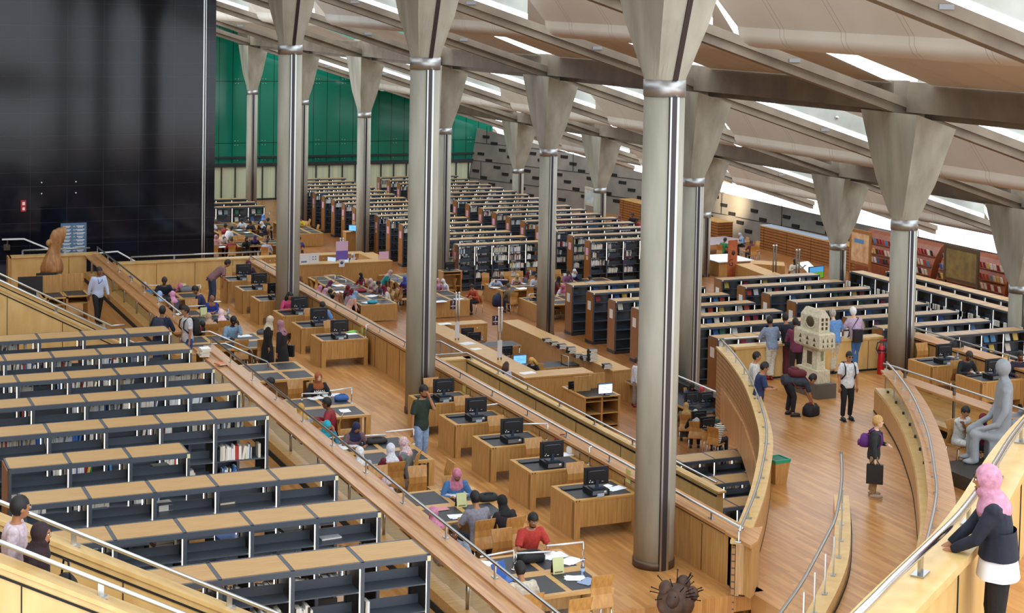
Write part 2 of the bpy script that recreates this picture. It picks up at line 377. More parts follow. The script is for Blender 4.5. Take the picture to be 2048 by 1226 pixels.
# --- parapet between desks and the lower floor
P=empty('parapet',(15.2,40,0),0,'long oak parapet with steel handrail behind the rows of computer desks','parapet')
def PP(*a,**k): 
    return obj(*a,**k)
def child(rt,name,g,m):   # child given in world coordinates
    o=obj(name,g,m,rt); o.location=-Vector(rt.location); return o
class World:              # a root whose parts are built in world coordinates
    pass
def wroot(name,label,cat,group=None): return empty(name,(0,0,0),0,label,cat,group)
bpy.data.objects.remove(P)
P=wroot('parapet','long oak parapet with steel handrail behind the rows of computer desks','parapet')
L1=[(15.1,57.4),(15.1,24.4)]
obj('corner_panel',G().prism([(15.1,24.5),(15.1,23.74),(15.27,23.9),(15.75,24.5)],.04,.92),OAK,P); obj('corner_ledge',G().prism([(15.03,24.5),(15.03,23.66),(15.3,23.86),(15.8,24.5)],.94,1.0),LEDGE,P)
groove_wall(P,L1,.4,0,.9,OAK,1,'panel',1.0); obj('shadow_gap',G().box(15.09,15.12,24.5,57.4,.9,.94),DARK,P)
obj('ledge',G().box(15.05,15.52,24.5,57.4,.94,1.0),LEDGE,P); obj('lower_face',G().box(15.46,15.5,24.5,57.4,ZF,.94),OAK,P)
handrail(P,[(15.17,57.2),(15.17,24.15)],1.13,1.0,2.0)
# --- end wall of the desk terrace
P=wroot('end_wall','maple end wall with handrail under the black granite behind the study tables','wall panel')
groove_wall(P,[(10.5,57.25),(15.6,57.25)],.22,0,1.02,MAPLE,1,'panel',1.35); obj('ledge',G().box(10.45,15.65,57.2,57.6,1.02,1.07),MAPLE,P); obj('end_cap',G().box(10.4,10.5,57.2,57.6,0,1.07),OAK,P)
handrail(P,[(11.0,57.4),(15.6,57.4)],1.24,1.07,1.5)
P=wroot('end_wall','maple end wall with handrail at the head of the bookcase terrace beside the glass balustrade','wall panel')
XE=uy(22,520,57.2).x
groove_wall(P,[(XE,57.2),(9.45,57.2)],.2,LF,1.4,MAPLE,1,'panel',1.9); obj('ledge',G().box(XE-.05,9.9,57.15,57.6,1.4,1.45),MAPLE,P); obj('end_cap',G().box(XE-.1,XE,57.15,57.6,LF,1.45),OAK,P)
handrail(P,[(XE+.4,57.4),(9.6,57.4)],1.62,1.45,1.4)
# --- glass balustrade with oak ledge, two runs split by the stair opening
for (ya,yb,lab) in ((57.4,42.9,'glass balustrade under a wide oak ledge, far run beyond the short stair'),(40.9,15.0,'glass balustrade under a wide oak ledge, near run beside the bookcase ends')):
    P=wroot('balustrade',lab,'balustrade','glass balustrades beside the study tables')
    g=G().add([(9.38,ya,1.36),(9.38,yb,1.36),(9.4,yb,1.4),(9.4,ya,1.4)],[(0,1,2,3)]); g=G().box(9.38,9.66,yb,ya,1.36,1.41).box(9.66,9.92,yb,ya,1.36,1.44)
    obj('ledge',g,LEDGE,P)
    obj('curb',G().box(9.4,9.95,yb,ya,LF,.8),OAKH,P); obj('curb_base',G().box(9.38,9.41,yb,ya,LF,LF+.12),DARK,P)
    n=round((ya-yb)/2.02)
    for i in range(n+1):
        y=yb+.35+(ya-yb-.7)*i/n; obj('post',G().path([(9.6,y,.8),(9.6,y,1.36)],.03,8),STEEL,P)
        if i<n: obj('glass_pane',G().box(9.62,9.635,y+.06,y+(ya-yb-.7)/n-.06,.86,1.35),GLASS,P)
    handrail(P,[(9.82,ya-.15),(9.82,yb+.15)],1.66,1.44,2.02)
# --- short stair between bookcases and desks
P=wroot('stair','short oak stair with twin steel handrails down to the study tables','stair')
for i in range(3): obj('step',G().box(9.4+.32*i,9.75+.32*i+.02,40.95,42.85,0,LF-.167*(i)-.0),OAKH,P)
for y in (41.05,42.7): obj('handrail',G().path([(9.85,y,1.42),(10.25,y,1.42),(11.35,y,.88),(11.4,y,.8),(11.4,y,0)],.024,8),STEEL,P)
# --- stair flights on the left and near the camera: (y0,y1,x0,z0,x1,z1) slope along x
def flight(label,y,t,x0,z0,x1,z1,face,zb):
    P=wroot('stair_parapet',label,'stair parapet'); g=G()
    vs=lambda y,z0,z1:[(x0,y,z0),(x1,y,z1)]
    g.add([(x0,y,zb),(x1,y,zb),(x1,y,z1),(x0,y,z0),(x0,y+t,zb),(x1,y+t,zb),(x1,y+t,z1),(x0,y+t,z0)],[(0,1,2,3),(5,4,7,6),(3,2,6,7),(0,3,7,4),(2,1,5,6)])
    obj('panel',g,MAPLE,P)
    k=.06; g=G(); g.add([(x0,y-.012,z0-.1),(x1,y-.012,z1-.1),(x1,y-.012,z1-.07),(x0,y-.012,z0-.07)],[(0,1,2,3)]); obj('shadow_gap',g,DARK,P)
    g=G().add([(x0,y-.02,z0),(x1,y-.02,z1),(x1,y+t+.02,z1),(x0,y+t+.02,z0),(x0,y-.02,z0+.05),(x1,y-.02,z1+.05),(x1,y+t+.02,z1+.05),(x0,y+t+.02,z0+.05)],[(4,5,6,7),(0,1,5,4),(3,7,6,2),(1,2,6,5)]); obj('ledge',g,MAPLE,P)
    ym=y+t*.55; obj('handrail',G().path([(x0,ym,z0+.2),(x1,ym,z1+.2),(x1+.35,ym,z1+.2)],.027,8),STEEL,P)
    n=max(1,round((x1-x0)/1.9))
    for i in range(n+1):
        x=x0+.4+(x1-x0-.6)*i/n; z=z0+(z1-z0)*(x-x0)/(x1-x0); obj('post',G().box(-.03,.03,-.01,.01,.04,.2).box(-.07,.07,-.04,.04,.03,.055),STEEL,P,(x,ym,z))
    g=G()
    for i in range(int((x1-x0)/1.3)): x=x0+1.3*i+.5; z=z0+(z1-z0)*(x-x0)/(x1-x0); g.box(x,x+.012,y-.008,y,zb,z-.1)
    obj('joint',g,DARK,P)
flight('far maple stair parapet with steel rail descending beside the reading carrels',44.2,.3,.5,5.2,8.0,1.2,0,LF)
flight('maple stair parapet with black groove descending in front of the carrels, nearer the camera',41.0,.3,.5,5.35,8.0,1.35,0,LF)
flight('maple stair parapet and handrail behind the two people on the near stair',18.1,.34,-1,6.05,6.6,2.05,0,LF)
flight('nearest maple stair parapet and handrail cutting the lower left corner',16.4,.34,-1,6.05,6.6,2.05,0,LF)
P=wroot('stair','near oak stair flight between two maple parapets','stair')
for i in range(22): obj('step',G().box(-1+.345*i,-1+.345*i+.36,16.78,18.06,LF-1.2,4.95-.182*i),OAKH,P)
P=wroot('stair','far oak stair flight between two maple parapets beside the carrels','stair')
for i in range(18): obj('step',G().box(.5+.37*i,.5+.37*i+.38,41.32,44.18,LF-.5,4.1-.2*i),OAKH,P)
# --- wall rails on the black granite
for (a,b,lab) in (((0,478),(95,497),'white wall handrail at the far left of the black granite'),((195,505),(276,526),'white wall handrail on the black granite behind the desk terrace')):
    Y=60.45; p0=uy(a[0]+4,a[1]+1,Y); p1=uy(a[0]+48 if a[0]<100 else 235,a[1] if a[0]<100 else 503,Y); p2=uy(b[0],b[1],Y); p3=p2+(p2-p1)*1.2
    P=wroot('wall_handrail',lab,'handrail'); obj('rail',G().path([p0,p1,p2,p3],.03,8),M('white_rail','e6e6e4',.35),P)
    q=p0.lerp(p1,.25); obj('bracket',G().box(q.x-.02,q.x+.02,Y,Y+.16,q.z-.3,q.z).box(q.x-.12,q.x+.1,Y+.05,Y+.15,q.z-.4,q.z-.2),CHROME,P)
# --- second wall (stairwell side) beyond the parapet
ZW=.35; P=wroot('parapet','pale maple stairwell wall with handrail beyond the desk parapet','parapet')
e0=uz(600+240,0,0)
xw=17.26; ye=uz(930,708,ZW+.17).y
groove_wall(P,[(xw,ye),(xw,28.5)],.16,-2.6,ZW,MAPLE,1,'panel',2.3)
obj('shadow_gap',G().box(xw-.012,xw+.01,28.5,ye,ZW-.09,ZW-.05),DARK,P); obj('ledge',G().box(xw-.02,xw+.17,28.4,ye+.3,ZW,ZW+.04),MAPLE,P)
obj('return_panel',G().box(15.55,xw+.16,ye,ye+.28,-2.6,ZW),MAPLE,P); obj('return_ledge',G().box(15.55,xw+.17,ye-.03,ye+.31,ZW,ZW+.04),MAPLE,P)
handrail(P,[(15.7,ye+.12),(xw+.05,ye+.12),(xw+.05,28.6)],ZW+.17,ZW+.04,1.9,.024)
# second rail a little further
P=wroot('handrail','second steel handrail at the head of the stairwell beside the concrete column','handrail')
a=uz(872,683,.4); b=uz(882,683,.4); c=uz(926,707,.4)
obj('rail',G().path([a,b,Vector((b.x,c.y,.4))],.024,8),STEEL,P)
for p in (a,b,Vector((b.x,(b.y+c.y)/2,.4))): obj('post',G().box(p.x-.015,p.x+.015,p.y-.015,p.y+.015,ZF,.4),STEEL,P)
# --- curved wall round the opening
CW=[(15.03,24.04),(16.52,25.91),(17.76,27.6),(19.1,29.56),(20.2,31.47),(21.71,34.41),(22.75,36.82),(23.43,38.64)]
def dense(p,n=5):
    out=[]
    for i in range(len(p)-1):
        p0=Vector(p[max(i-1,0)]);p1=Vector(p[i]);p2=Vector(p[i+1]);p3=Vector(p[min(i+2,len(p)-1)])
        for k in range(n):
            t=k/n; out.append(tuple(.5*((2*p1)+(p2-p0)*t+(2*p0-5*p1+4*p2-p3)*t*t+(3*p1-p0-3*p2+p3)*t**3)))
    return out+[tuple(p[-1])]
CWD=dense(CW)
P=wroot('curved_parapet','curved maple parapet with steel handrail around the opening to the lower floor','parapet')
SLAT=lines_mat(noisy('slatted_oak','a06c36','b88347',(3,3,.6),2,.4),[(2,.12,[0],.012)],'4d2f14')
obj('outer_face',wallrun(G(),offs(CWD,.06),.06,-.9,.86,0,1),SLAT,P)
obj('inner_face',wallrun(G(),offs(CWD,-.11),.16,0,.9,0,1),OAK,P)
obj('ledge',wallrun(G(),offs(CWD,-.14),.29,.9,.96,0,1),MAPLE,P)
obj('handrail',G().path([(p[0],p[1],1.14) for p in CWD],.026,8),STEEL,P)
for (p,a) in lerp_pts(CWD,1.35): obj('post',G().box(-.03,.03,-.01,.01,.95,1.14).box(-.05,.05,-.06,.06,.955,.97),STEEL,P,(p[0],p[1],0),a)
obj('base',wallrun(G(),offs(CWD,-.115),.1,0,.03,0,1),DARK,P)
P=wroot('parapet','straight maple parapet the visitors lean on above the lower bookcases','parapet')
groove_wall(P,[(23.75,38.45),(28.65,38.45)],.25,0,.9,MAPLE,1,'panel',2.2); obj('ledge',G().box(23.7,28.65,38.4,38.8,.9,.96),MAPLE,P); obj('base',G().box(23.5,28.65,38.43,38.5,0,.05),DARK,P)
handrail(P,[(23.5,38.62),(28.6,38.62)],1.16,.96,1.5)
P=wroot('parapet','oak parapet with handrail behind the two computer desks by the grey statue','parapet')
groove_wall(P,[(29.45,38.4),(29.45,26)],.5,0,.86,OAK,1,'panel',1.0); obj('ledge',G().box(29.4,30.0,26,38.6,.9,.96),LEDGE,P); obj('shadow_gap',G().box(29.42,29.47,26,38.4,.86,.9),DARK,P); obj('lower_face',G().box(29.96,30,26,38.6,ZF,.86),OAK,P)
handrail(P,[(29.7,38.4),(29.7,26)],1.14,.96,2)
# --- right-hand curved balustrade with glass
RW=[(25.4,34.35),(24.62,32.75),(23.6,30.9),(22.5,29.12),(21.6,27.75),(20.2,25.8),(19.1,24.35),(17.2,22.2),(15.2,20.1)]
RWD=dense(RW)
P=wroot('curved_balustrade','curved balustrade with glass panes and broad oak ledge beside the blond woman','balustrade')
obj('curb',wallrun(G(),RWD,.4,0,.6,0,1),MAPLE,P); obj('curb_face',wallrun(G(),offs(RWD,-.02),.02,0,.56,0,1),OAK,P); obj('base',wallrun(G(),offs(RWD,-.03),.05,0,.04,0,1),DARK,P)
obj('ledge',wallrun(G(),offs(RWD,.12),.5,1.02,1.07,0,1),LEDGE,P)
obj('handrail',G().path([(p[0],p[1],1.27) for p in offs(RWD,.27)],.028,8),STEEL,P)
pp=lerp_pts(offs(RWD,.27),1.1)
for (p,a) in pp: obj('post',G().box(-.025,.025,-.01,.01,1.06,1.27).box(-.05,.05,-.05,.05,1.065,1.08).box(-.02,.02,-.03,.0,.6,1.04),STEEL,P,(p[0],p[1],0),a)
for (p,a),(q,b2) in zip(pp,pp[1:]):
    d=math.dist(p[:2],q[:2]); obj('glass_pane',G().box(.05,d-.05,-.06,-.045,.62,1.0),GLASS,P,(p[0],p[1],0),math.atan2(q[1]-p[1],q[0]-p[0]))
    obj('clamp',G().box(d/2-.03,d/2+.03,-.08,-.03,.6,.66),BLACK,P,(p[0],p[1],0),math.atan2(q[1]-p[1],q[0]-p[0]))
P=wroot('balustrade','straight glass balustrade with oak ledge between the statue and the computer desks','balustrade')
obj('ledge',G().box(25.25,25.75,24,33.9,1.005,1.06),LEDGE,P); obj('curb',G().box(25.3,25.8,24,33.7,.2,.28),OAKH,P); obj('base',G().box(25.36,25.7,24,33.7,0,.2),DARK,P)
for i,y in enumerate((33.3,31.4,29.5,27.6,25.7)):
    obj('post',G().box(25.48,25.54,y-.02,y+.02,.28,1.27),M('dark_steel','6a6862',.35,1),P)
    if i<4: obj('glass_pane',G().box(25.5,25.515,y-1.82,y-.08,.32,1.0),GLASS,P)
obj('handrail',G().path([(25.45,34.1,1.27),(25.5,33.6,1.27),(25.5,24,1.27)],.028,8),STEEL,P)
# --- centre ramp rail
CR=[(20.16,28.36),(18.95,26.61),(17.52,24.74),(16.68,23.8),(15.76,22.82),(14.81,21.83),(13.83,20.89),(12.5,19.6)]
P=wroot('ramp_rail','free-standing curved steel handrail on a low maple curb in the walkway','railing')
CRD=dense(CR); obj('handrail',G().path([(p[0],p[1],.95) for p in CRD],.03,10),STEEL,P)
CC=dense([(19.62,27.81),(18.6,26.3),(17.4,24.66),(16.4,23.5),(15.3,22.36),(13.8,20.8)])
obj('curb',wallrun(G(),CC,.3,0,.26,0,1),MAPLE,P); obj('base',wallrun(G(),offs(CC,.32),.012,0,.04,0,1),DARK,P)
for (p,a) in lerp_pts(offs(CC,.13),1.0)[1:]: obj('post',G().box(-.022,.022,-.012,.012,.26,.95).box(-.07,.07,-.04,.04,.26,.275),STEEL,P,(p[0],p[1],0),a)
# --- balcony with the woman in pink
BR=[(4.2,7.5),(5.5,8.3),(6.7,9.16),(7.38,9.67),(8.09,10.19),(8.79,10.71),(9.5,11.3),(10.13,11.86),(11.08,12.7),(12.4,13.75),(14.2,14.9)]
BRD=dense(BR)
P=wroot('balcony_parapet','nearest curved maple parapet with thick polished handrail under the hands of the woman in pink','parapet')
obj('panel',wallrun(G(),offs(BRD,-.16),.32,BF-.5,BF+.86,0,1),MAPLE,P); obj('ledge',wallrun(G(),offs(BRD,-.2),.4,BF+.86,BF+.93,0,1),MAPLE,P)
g=G()
for (p,a) in lerp_pts(offs(BRD,-.165),1.0):
    g.box(-.008,.008,-.004,.004,BF,BF+.84,0,Matrix.Translation((p[0],p[1],0))@Matrix.Rotation(a,4,'Z'))
obj('joint',g,DARK,P)
obj('handrail',G().path([(p[0],p[1],BF+1.1) for p in BRD],.032,12),CHROME,P)
for (p,a) in lerp_pts(BRD,1.5): obj('post',G().box(-.04,.04,-.012,.012,BF+.9,BF+1.1).box(-.09,.09,-.05,.05,BF+.93,BF+.945),STEEL,P,(p[0],p[1],0),a)
o=[(p[0],p[1]) for p in offs(BRD,-.1)]
struct('floor_balcony',G().prism(o+[(18,14.8),(18,6)],BF-.3,BF),FLOOR)
# ================================================================ FURNITURE
def cp(o,parent,loc=None):
    c=o.copy(); C.objects.link(c); c.parent=parent
    if loc is not None: c.location=loc
    return c
BOOKS=[]   # (x,y,z, thickness, height, depth, yaw tilt, colour index, label, size)
BCOL=['e9e6dc','d8d3c3','f2f1ec','c9c3b2','2f5fa3','8c1f2a','1d2430','2c6b4a','d3b451','7c8896','b8433a','e3dccb','4a87b8','6d3b6e','dfe5e8','35302c']
BM=[M('book_%s'%c,c,.55) for c in BCOL]
BW=[6,5,7,4,1.2,1,1.6,.7,.6,1.2,.8,4,1,.4,5,.8]
def bookcase(x0,yf,zf,n,w,h,dep,style,label,group,ntier=5,left_end=False,right_end=False,books=(0,),fullfront=False,name='bookcase'):
    """free-standing double-sided run: n bays along +x, front face at y=yf"""
    rt=empty(name,(x0,yf,zf),0,label,'bookcase',group); W=n*w
    fw=.05; top=h
    g=G()
    for i in range(n+1):
        x=min(max(i*w,0),W); xa,xb=max(0,x-fw/2) if i else 0,(x+fw/2 if 0<i<n else (fw if i==0 else W))
        if i==n: xa=W-fw
        for y0 in (0,dep-.05): g.box(xa,xb,y0,y0+.05,.1,top)
        g.box(xa,xb,0,dep,top-.045,top+.004)
    g.box(0,W,-.004,.03,top-.075,top+.004).box(0,W,dep-.03,dep+.004,top-.075,top+.004)
    obj('frame',g,SHMET,rt)
    g=G()
    for i in range(n+1):
        x=i*w; x=min(max(x,.028),W-.028); g.box(x-.008,x+.008,.05,dep-.05,.12,top-.06)
    obj('side_plate',g,SHDARK,rt)
    tp=shared(('top',round(w,3),round(dep,2)),lambda:G().box(.03,w-.03,.045,dep-.045,-.02,.006).mesh('top_panel',SHTOP))
    for i in range(n): obj('top_panel',tp,None,rt,(i*w,0,top))
    step=(top-.2)/ntier; zs=[top-.02-step*(k+1) for k in range(ntier)]
    sh=lambda wd,nm:shared((nm,round(wd,3),round(dep,2),style),lambda:(G().box(.03,wd-.03,.03,dep-.03,-.018,0).box(.03,wd-.03,dep/2-.006,dep/2+.006,0,.13 if style!='d' else step*.8)).mesh('shelf',SHMET))
    if n*min(ntier,3)<=24 and fullfront:
        for k in range(ntier):
            for i in range(n): obj('shelf',sh(w,'s'),None,rt,(i*w,0,zs[k]))
    else:
        for k in range(ntier): obj('shelf',sh(W,'S%d'%n),None,rt,(0,0,zs[k]))
    obj('plinth',G().box(-.012,W+.012,-.012,dep+.012,0,.12),M('plinth_grey','33312f',.5),rt)
    ll=(top-.2 if fullfront else min(.8,top-.2)) if style!='b' else (.9 if fullfront else .3)
    ld=shared(('led',round(ll,2)),lambda:G().box(0,.012,0,.012,-ll,0).mesh('light_strip',LED))
    for i in range(1,n+1): obj('light_strip',ld,None,rt,(i*w-.055 if i==n else i*w-.045,.002,top-.085))
    if style=='L': 
        lb=shared('endlabel',lambda:G().box(-.05,.0,-.012,-.004,-.07,0).mesh('label_plate',M('label_cream','e6dcb0',.5))); obj('label_plate',lb,None,rt,(W,0,top-.01))
        for i in range(n):
            ldb=shared(('ledb',),lambda:G().box(0,.012,0,.01,-.32,0).mesh('light_strip',LED))
            obj('light_strip',ldb,None,rt,((i+1)*w-.06,dep-.02,top-.085))
    for (fl,x,s) in ((left_end,0,-1),(right_end,W,1)):
        if fl:
            obj('end_panel',G().box(min(x,x+s*.02),max(x,x+s*.02),.03,dep-.03,.13,top-.03),ENDP,rt)
            if s<0 and style!='L':
                col=('f0eee8' if style=='d' else 'd9a7c0'); g=G().box(x-.024,x-.02,dep*.3,dep*.72,top-.72,top-.36); obj('paper_sign',g,M('sign_'+col,col,.7),rt)
                if style!='d' and rnd.random()<.6: obj('paper_sign',G().box(x-.024,x-.02,dep*.34,dep*.6,top-.95,top-.77),M('sign_tan','d6c3a0',.7),rt)
    if not style=='L': obj('corner_cap',G().box(-.006,.05,-.012,0,top-.045,top+.006),PAPER,rt)
    # books
    for k in books:
        if k>=ntier: continue
        for i in range(n):
            z=zf+zs[k]
            xs=.06; fill=rnd.random(); lim=w*(.25+.68*fill) if rnd.random()<.85 else .1
            if style=='d':
                rear=False
                # display shelf: a few items leaning on a sloping plate, covers to the front
                for q in range(rnd.choice((0,1,1,2))):
                    BOOKS.append((x0+i*w+.12+.33*q+rnd.random()*.1,yf+.05,z+.02,.22,.28,.02,-.5,rnd.choices(range(16),[2,2,3,1,4,3,1,2,3,2,3,2,4,1,2,1])[0],label,i,k,n,'cover'))
                continue
            rear=(k==0 and style=='L')
            if rear and (rnd.random()<.35 or yf<26): continue
            cnt=0; same=rnd.random()<.25; c0=rnd.choices(range(16),BW)[0]
            while xs<lim and xs<w-.1:
                t=rnd.uniform(.018,.05); hh=rnd.uniform(.2,.27); c=c0 if same else rnd.choices(range(16),BW)[0]
                BOOKS.append((x0+i*w+xs,yf+(.4 if rear else .05)+rnd.random()*.02,z,t,hh,rnd.uniform(.15,.2),rnd.uniform(-.03,.03) if rnd.random()<.8 else .2,c,label,i,k,n,'spine')); xs+=t+.002; cnt+=1
                if rnd.random()<.03: xs+=.12
    return rt
# bookcases on the terrace, nearest to farthest
UW=.965
for k in range(9):
    n=5 if k==3 else 6; x1=8.03 if k!=3 else 6.13; n=4 if k==3 else n
    n={0:6,1:6,2:5,3:3,4:6,5:6,6:6,7:6,8:6}[k]; x0=x1-n*UW; yf=20.66+2.052*k
    lab='long grey metal bookcase with wood top, %s'%('nearest the camera on the upper terrace' if k==0 else ('short one of three bays, fourth from the camera' if k==3 else ('farthest on the upper terrace, below the maple stair' if k==8 else '%s from the camera on the upper terrace'%ORD[k])))
    bookcase(x0,yf,LF,n,UW,2.1,.73,'L',lab,'bookcases on the upper terrace',5,left_end=(k==3),books=(0,1,2) if k in (0,1,3,4) else (0,1),fullfront=(k in (0,4)))
def block(x0,n,w,ys,h,style,what,grp,front_full=1,**kw):
    for q,yf in enumerate(ys):
        lab='%s, %s'%(what,'front row' if q==0 else '%s row back'%ORD[q])
        bookcase(x0,yf,ZF,n,w,h,.68,style,lab,grp,5,True,False,books=(0,1,2,3) if q<front_full else (0,),fullfront=q<front_full,**kw)
block(29.65,5,.9,[73.3]+[75.2+1.95*i for i in range(16)],2.2,'b','tall bookcase of the middle block behind the study tables','bookcases of the middle block',3)
block(36.5,6,.935,[72.8+1.97*i for i in range(17)],2.2,'b','tall bookcase of the block nearest the slotted wall','bookcases of the right block',3)
block(30.12,5.6 and 6,.875,[49.9+1.96*i for i in range(7)],2.1,'d','display bookcase of the block behind the nearest column','periodical bookcases of the near block',2)
block(36.95,5,1.0,[47.7+1.9*i for i in range(8)],2.1,'d','display bookcase of the block below the leaning visitors','periodical bookcases of the right block',2)
# two lower cases glimpsed in the opening by the curved wall
for q,(px,py) in enumerate(((1370,925.5),(1386,975),(1410,1022))):
    p=uz(px,py,-1.4); bookcase(p.x-2.0,p.y,ZF,5 if q<2 else 4,.97,2.1,.72,'L','dark wood-topped bookcase in the opening beside the nearest column, %s one'%('farthest','middle','nearest')[q],'bookcases in the opening',5,books=(0,))
# long cases running away from the camera on the far right
for q,(x,ya,yb) in enumerate(((43.9,46,61.5),(45.5,45,61))):
    rt=bookcase(0,0,0,16,.97,2.1,.7,'x','long bookcase running away beside the book wall, %s of two'%('nearer','farther')[q],'long bookcases by the book wall',4,books=())
    rt.location=(x,yb,ZF); rt.rotation_euler=(0,0,-PI/2)
    for i in range(40):
        BOOKS.append((x-.68,yb-.3-rnd.random()*14,ZF+1.6,.04,.22,.16,0,rnd.choice((0,1,2,11,14)),'long bookcase running away beside the book wall',0,0,16,'spine'))
# low display cases beyond the black block
for q in range(3):
    bookcase(20.5,96.2+2*q,ZF,6,.98,1.55,.6,'d','low magazine display case beyond the black granite block, %s'%('front','middle','back')[q],'magazine display cases',3,books=(0,1) if q==0 else (0,),fullfront=q==0)
# ---------------------------------------------------------------- chairs
def chair_parts():
    g=G(); rows=[]
    prof=[(.0,.46),(.015,.54),(.05,.66),(.045,.78),(.0,.92),(-.02,.99)]   # (y offset backward negative, z)
    for (y,z) in prof:
        hw=.2 if z<.6 else (.185 if z<.85 else .2)
        rows.append([(-hw,-.2+y-.012,z),(hw,-.2+y-.012,z),(hw,-.2+y+.006,z),(-hw,-.2+y+.006,z)])
    g.loft(rows,0,False,True); back=g.mesh('backrest',noisy('chair_wood','a9763c','c69350',(8,8,.7),2.6,.36))
    g=G().box(-.21,.21,-.2,.22,.44,.46); seat=g.mesh('seat',_m['chair_wood'])
    legs=[]
    for sx in (-1,1):
        for sy in (-1,1): legs.append(G().path([(sx*.18,sy*.17,.44),(sx*.2,sy*.21,0)],.012,6).mesh('leg',CHROME))
    fr=G().path([(-.18,-.17,.43),(-.18,.17,.43),(.18,.17,.43),(.18,-.17,.43)],.011,6).mesh('seat_frame',CHROME)
    return [('backrest',back),('seat',seat),('seat_frame',fr)]+[('leg',l) for l in legs]
CHAIRS=[]
def chair(x,y,z,face,label,detail=True):
    """face: world yaw of the sitter, 0 = towards the camera (-y), 90 = +x, 180 = +y"""
    for (a,b,c) in CHAIRS:
        if math.dist((a,b),(x,y))<.42 and abs(c-z)<1: return None
    CHAIRS.append((x,y,z))
    rt=empty('chair',(x,y,z),rad(face)+PI,label,'chair','oak chairs with chrome legs')
    for nm,me in shared('chair',chair_parts): obj(nm,me,None,rt)
    return rt
# ---------------------------------------------------------------- computer desk
def desk_parts():
    g=G().box(0,1.36,0,.09,.71,.75).box(0,1.36,.97,1.06,.71,.75).box(0,.09,.09,.97,.71,.75).box(1.27,1.36,.09,.97,.71,.75)
    P=[('top_frame',g.mesh('top_frame',OAKH))]
    P.append(('inlay',G().box(.09,1.27,.09,.97,.71,.748).mesh('inlay',LINO)))
    P.append(('side_panel',G().box(0,.04,0,1.06,.0,.71).mesh('side_panel',OAK)))
    P.append(('side_panel',G().box(1.24,1.36,.0,1.06,.0,.71).mesh('side_panel',OAK)))
    P.append(('leg',G().box(.0,.13,-.002,.1,.0,.712).mesh('leg',OAK)))
    P.append(('front_panel',G().box(.13,1.24,.01,.04,.22,.71).mesh('front_panel',OAK)))
    P.append(('joint_peg',G().box(.03,.055,-.004,.0,.715,.745).box(.09,.115,-.004,0,.715,.745).mesh('joint_peg',M('peg','6b4420',.5))))
    return P
def desk(x,y,z,label,group):
    rt=empty('computer_desk',(x,y,z),0,label,'desk',group)
    for nm,me in shared('desk',desk_parts): obj(nm,me,None,rt)
    return rt
def monitor_parts():
    g=G().box(-.26,.26,-.012,.03,.06,.4).box(-.2,.2,-.03,-.01,.1,.36); body=g.mesh('housing',BLACK)
    scr=G().box(-.245,.245,.0305,.032,.075,.385).mesh('screen',M('screen_on','9fb4c6',.3,0,'a9c0d6',.8))
    st=G().box(-.03,.03,-.05,-.015,.02,.15).box(-.13,.13,-.13,.1,0,.02).mesh('stand',M('stand_blue','2a3346',.4))
    rid=G().path([(-.18,-.034,.31),(-.14,-.04,.33),(.14,-.04,.33),(.18,-.034,.31)],.008,6).mesh('rear_ridge',M('ridge_grey','4b4f58',.35))
    pt=G().box(-.17,-.15,-.036,-.03,.11,.13).box(-.12,-.08,-.036,-.03,.11,.125).box(-.15,-.135,-.036,-.03,.145,.16).box(.1,.14,-.036,-.03,.115,.12).mesh('rear_sticker',PAPER)
    return [('housing',body),('screen',scr),('stand',st),('rear_ridge',rid),('rear_sticker',pt)]
def monitor(x,y,z,rz,label,group='black monitors seen from behind'):
    rt=empty('monitor',(x,y,z),rz,label,'monitor',group)
    for nm,me in shared('monitor',monitor_parts): obj(nm,me,None,rt)
    return rt
def pc_parts():
    return [('case',G().box(-.19,.19,-.2,.2,0,.11).mesh('case',BLACK)),('port_panel',G().box(-.17,.14,-.203,-.2,.02,.1).mesh('port_panel',M('port_grey','7f868f',.35,.5))),('fan',G().path([(.1,-.2,.06),(.1,-.207,.06)],.034,10).mesh('fan',M('fan_light','c9ced3',.3,.6)))]
def pc(x,y,z,label):
    rt=empty('desktop_computer',(x,y,z),0,label,'computer','desktop computers under the monitors')
    for nm,me in shared('pc',pc_parts): obj(nm,me,None,rt)
def keyboard(x,y,z,label,rz=0):
    rt=empty('keyboard',(x,y,z),rz,label,'keyboard','black keyboards on the desks')
    obj('case',shared('kb',lambda:G().box(-.22,.22,-.07,.07,0,.02).mesh('case',BLACK)),None,rt); obj('keys',shared('kk',lambda:G().box(-.21,.21,-.06,.06,.02,.026).mesh('keys',M('keys_grey','2e3034',.5))),None,rt)
def wsdesk(x,y,z,lab,cable=True):
    desk(x,y,z,'oak computer desk, %s'%lab,'oak computer desks')
    cx=x+.62; monitor(cx,y+.33,z+.86,0,'black monitor on the desk, %s'%lab); pc(cx,y+.33,z+.75,'black desktop computer lying flat on the desk, %s'%lab)
    keyboard(x+.3,y+.72,z+.75,'black keyboard on the desk, %s'%lab)
    if rnd.random()<.75: solo('name_sign',G().box(-.07,.07,-.03,-.02,0,.07).box(-.07,.07,-.03,.03,0,.006),M('sign_pale','b9c3cf',.5),'pale desk sign on the front edge of the desk, %s'%lab,'sign','pale desk signs',(cx-.04,y+.07,z+.751))
NR=['nearest of the near five','second of the near five','third of the near five','fourth of the near five','farthest of the near five']
for k in range(5): wsdesk(13.7,27.77+2.02*k,0,NR[k]); chair(14.5,29.2+2.02*k,0,0,'oak chair behind the computer desk, %s'%NR[k])
FR=['nearest of the far six','second of the far six','third of the far six','fourth of the far six beyond the column','fifth of the far six','farthest of the far six']
for k,y in enumerate((43.7,45.67,47.65,50.3,52.3,54.3)):
    wsdesk(13.64,y,0,FR[k]); chair(14.4,y+1.45,0,0,'oak chair behind the computer desk, %s'%FR[k])
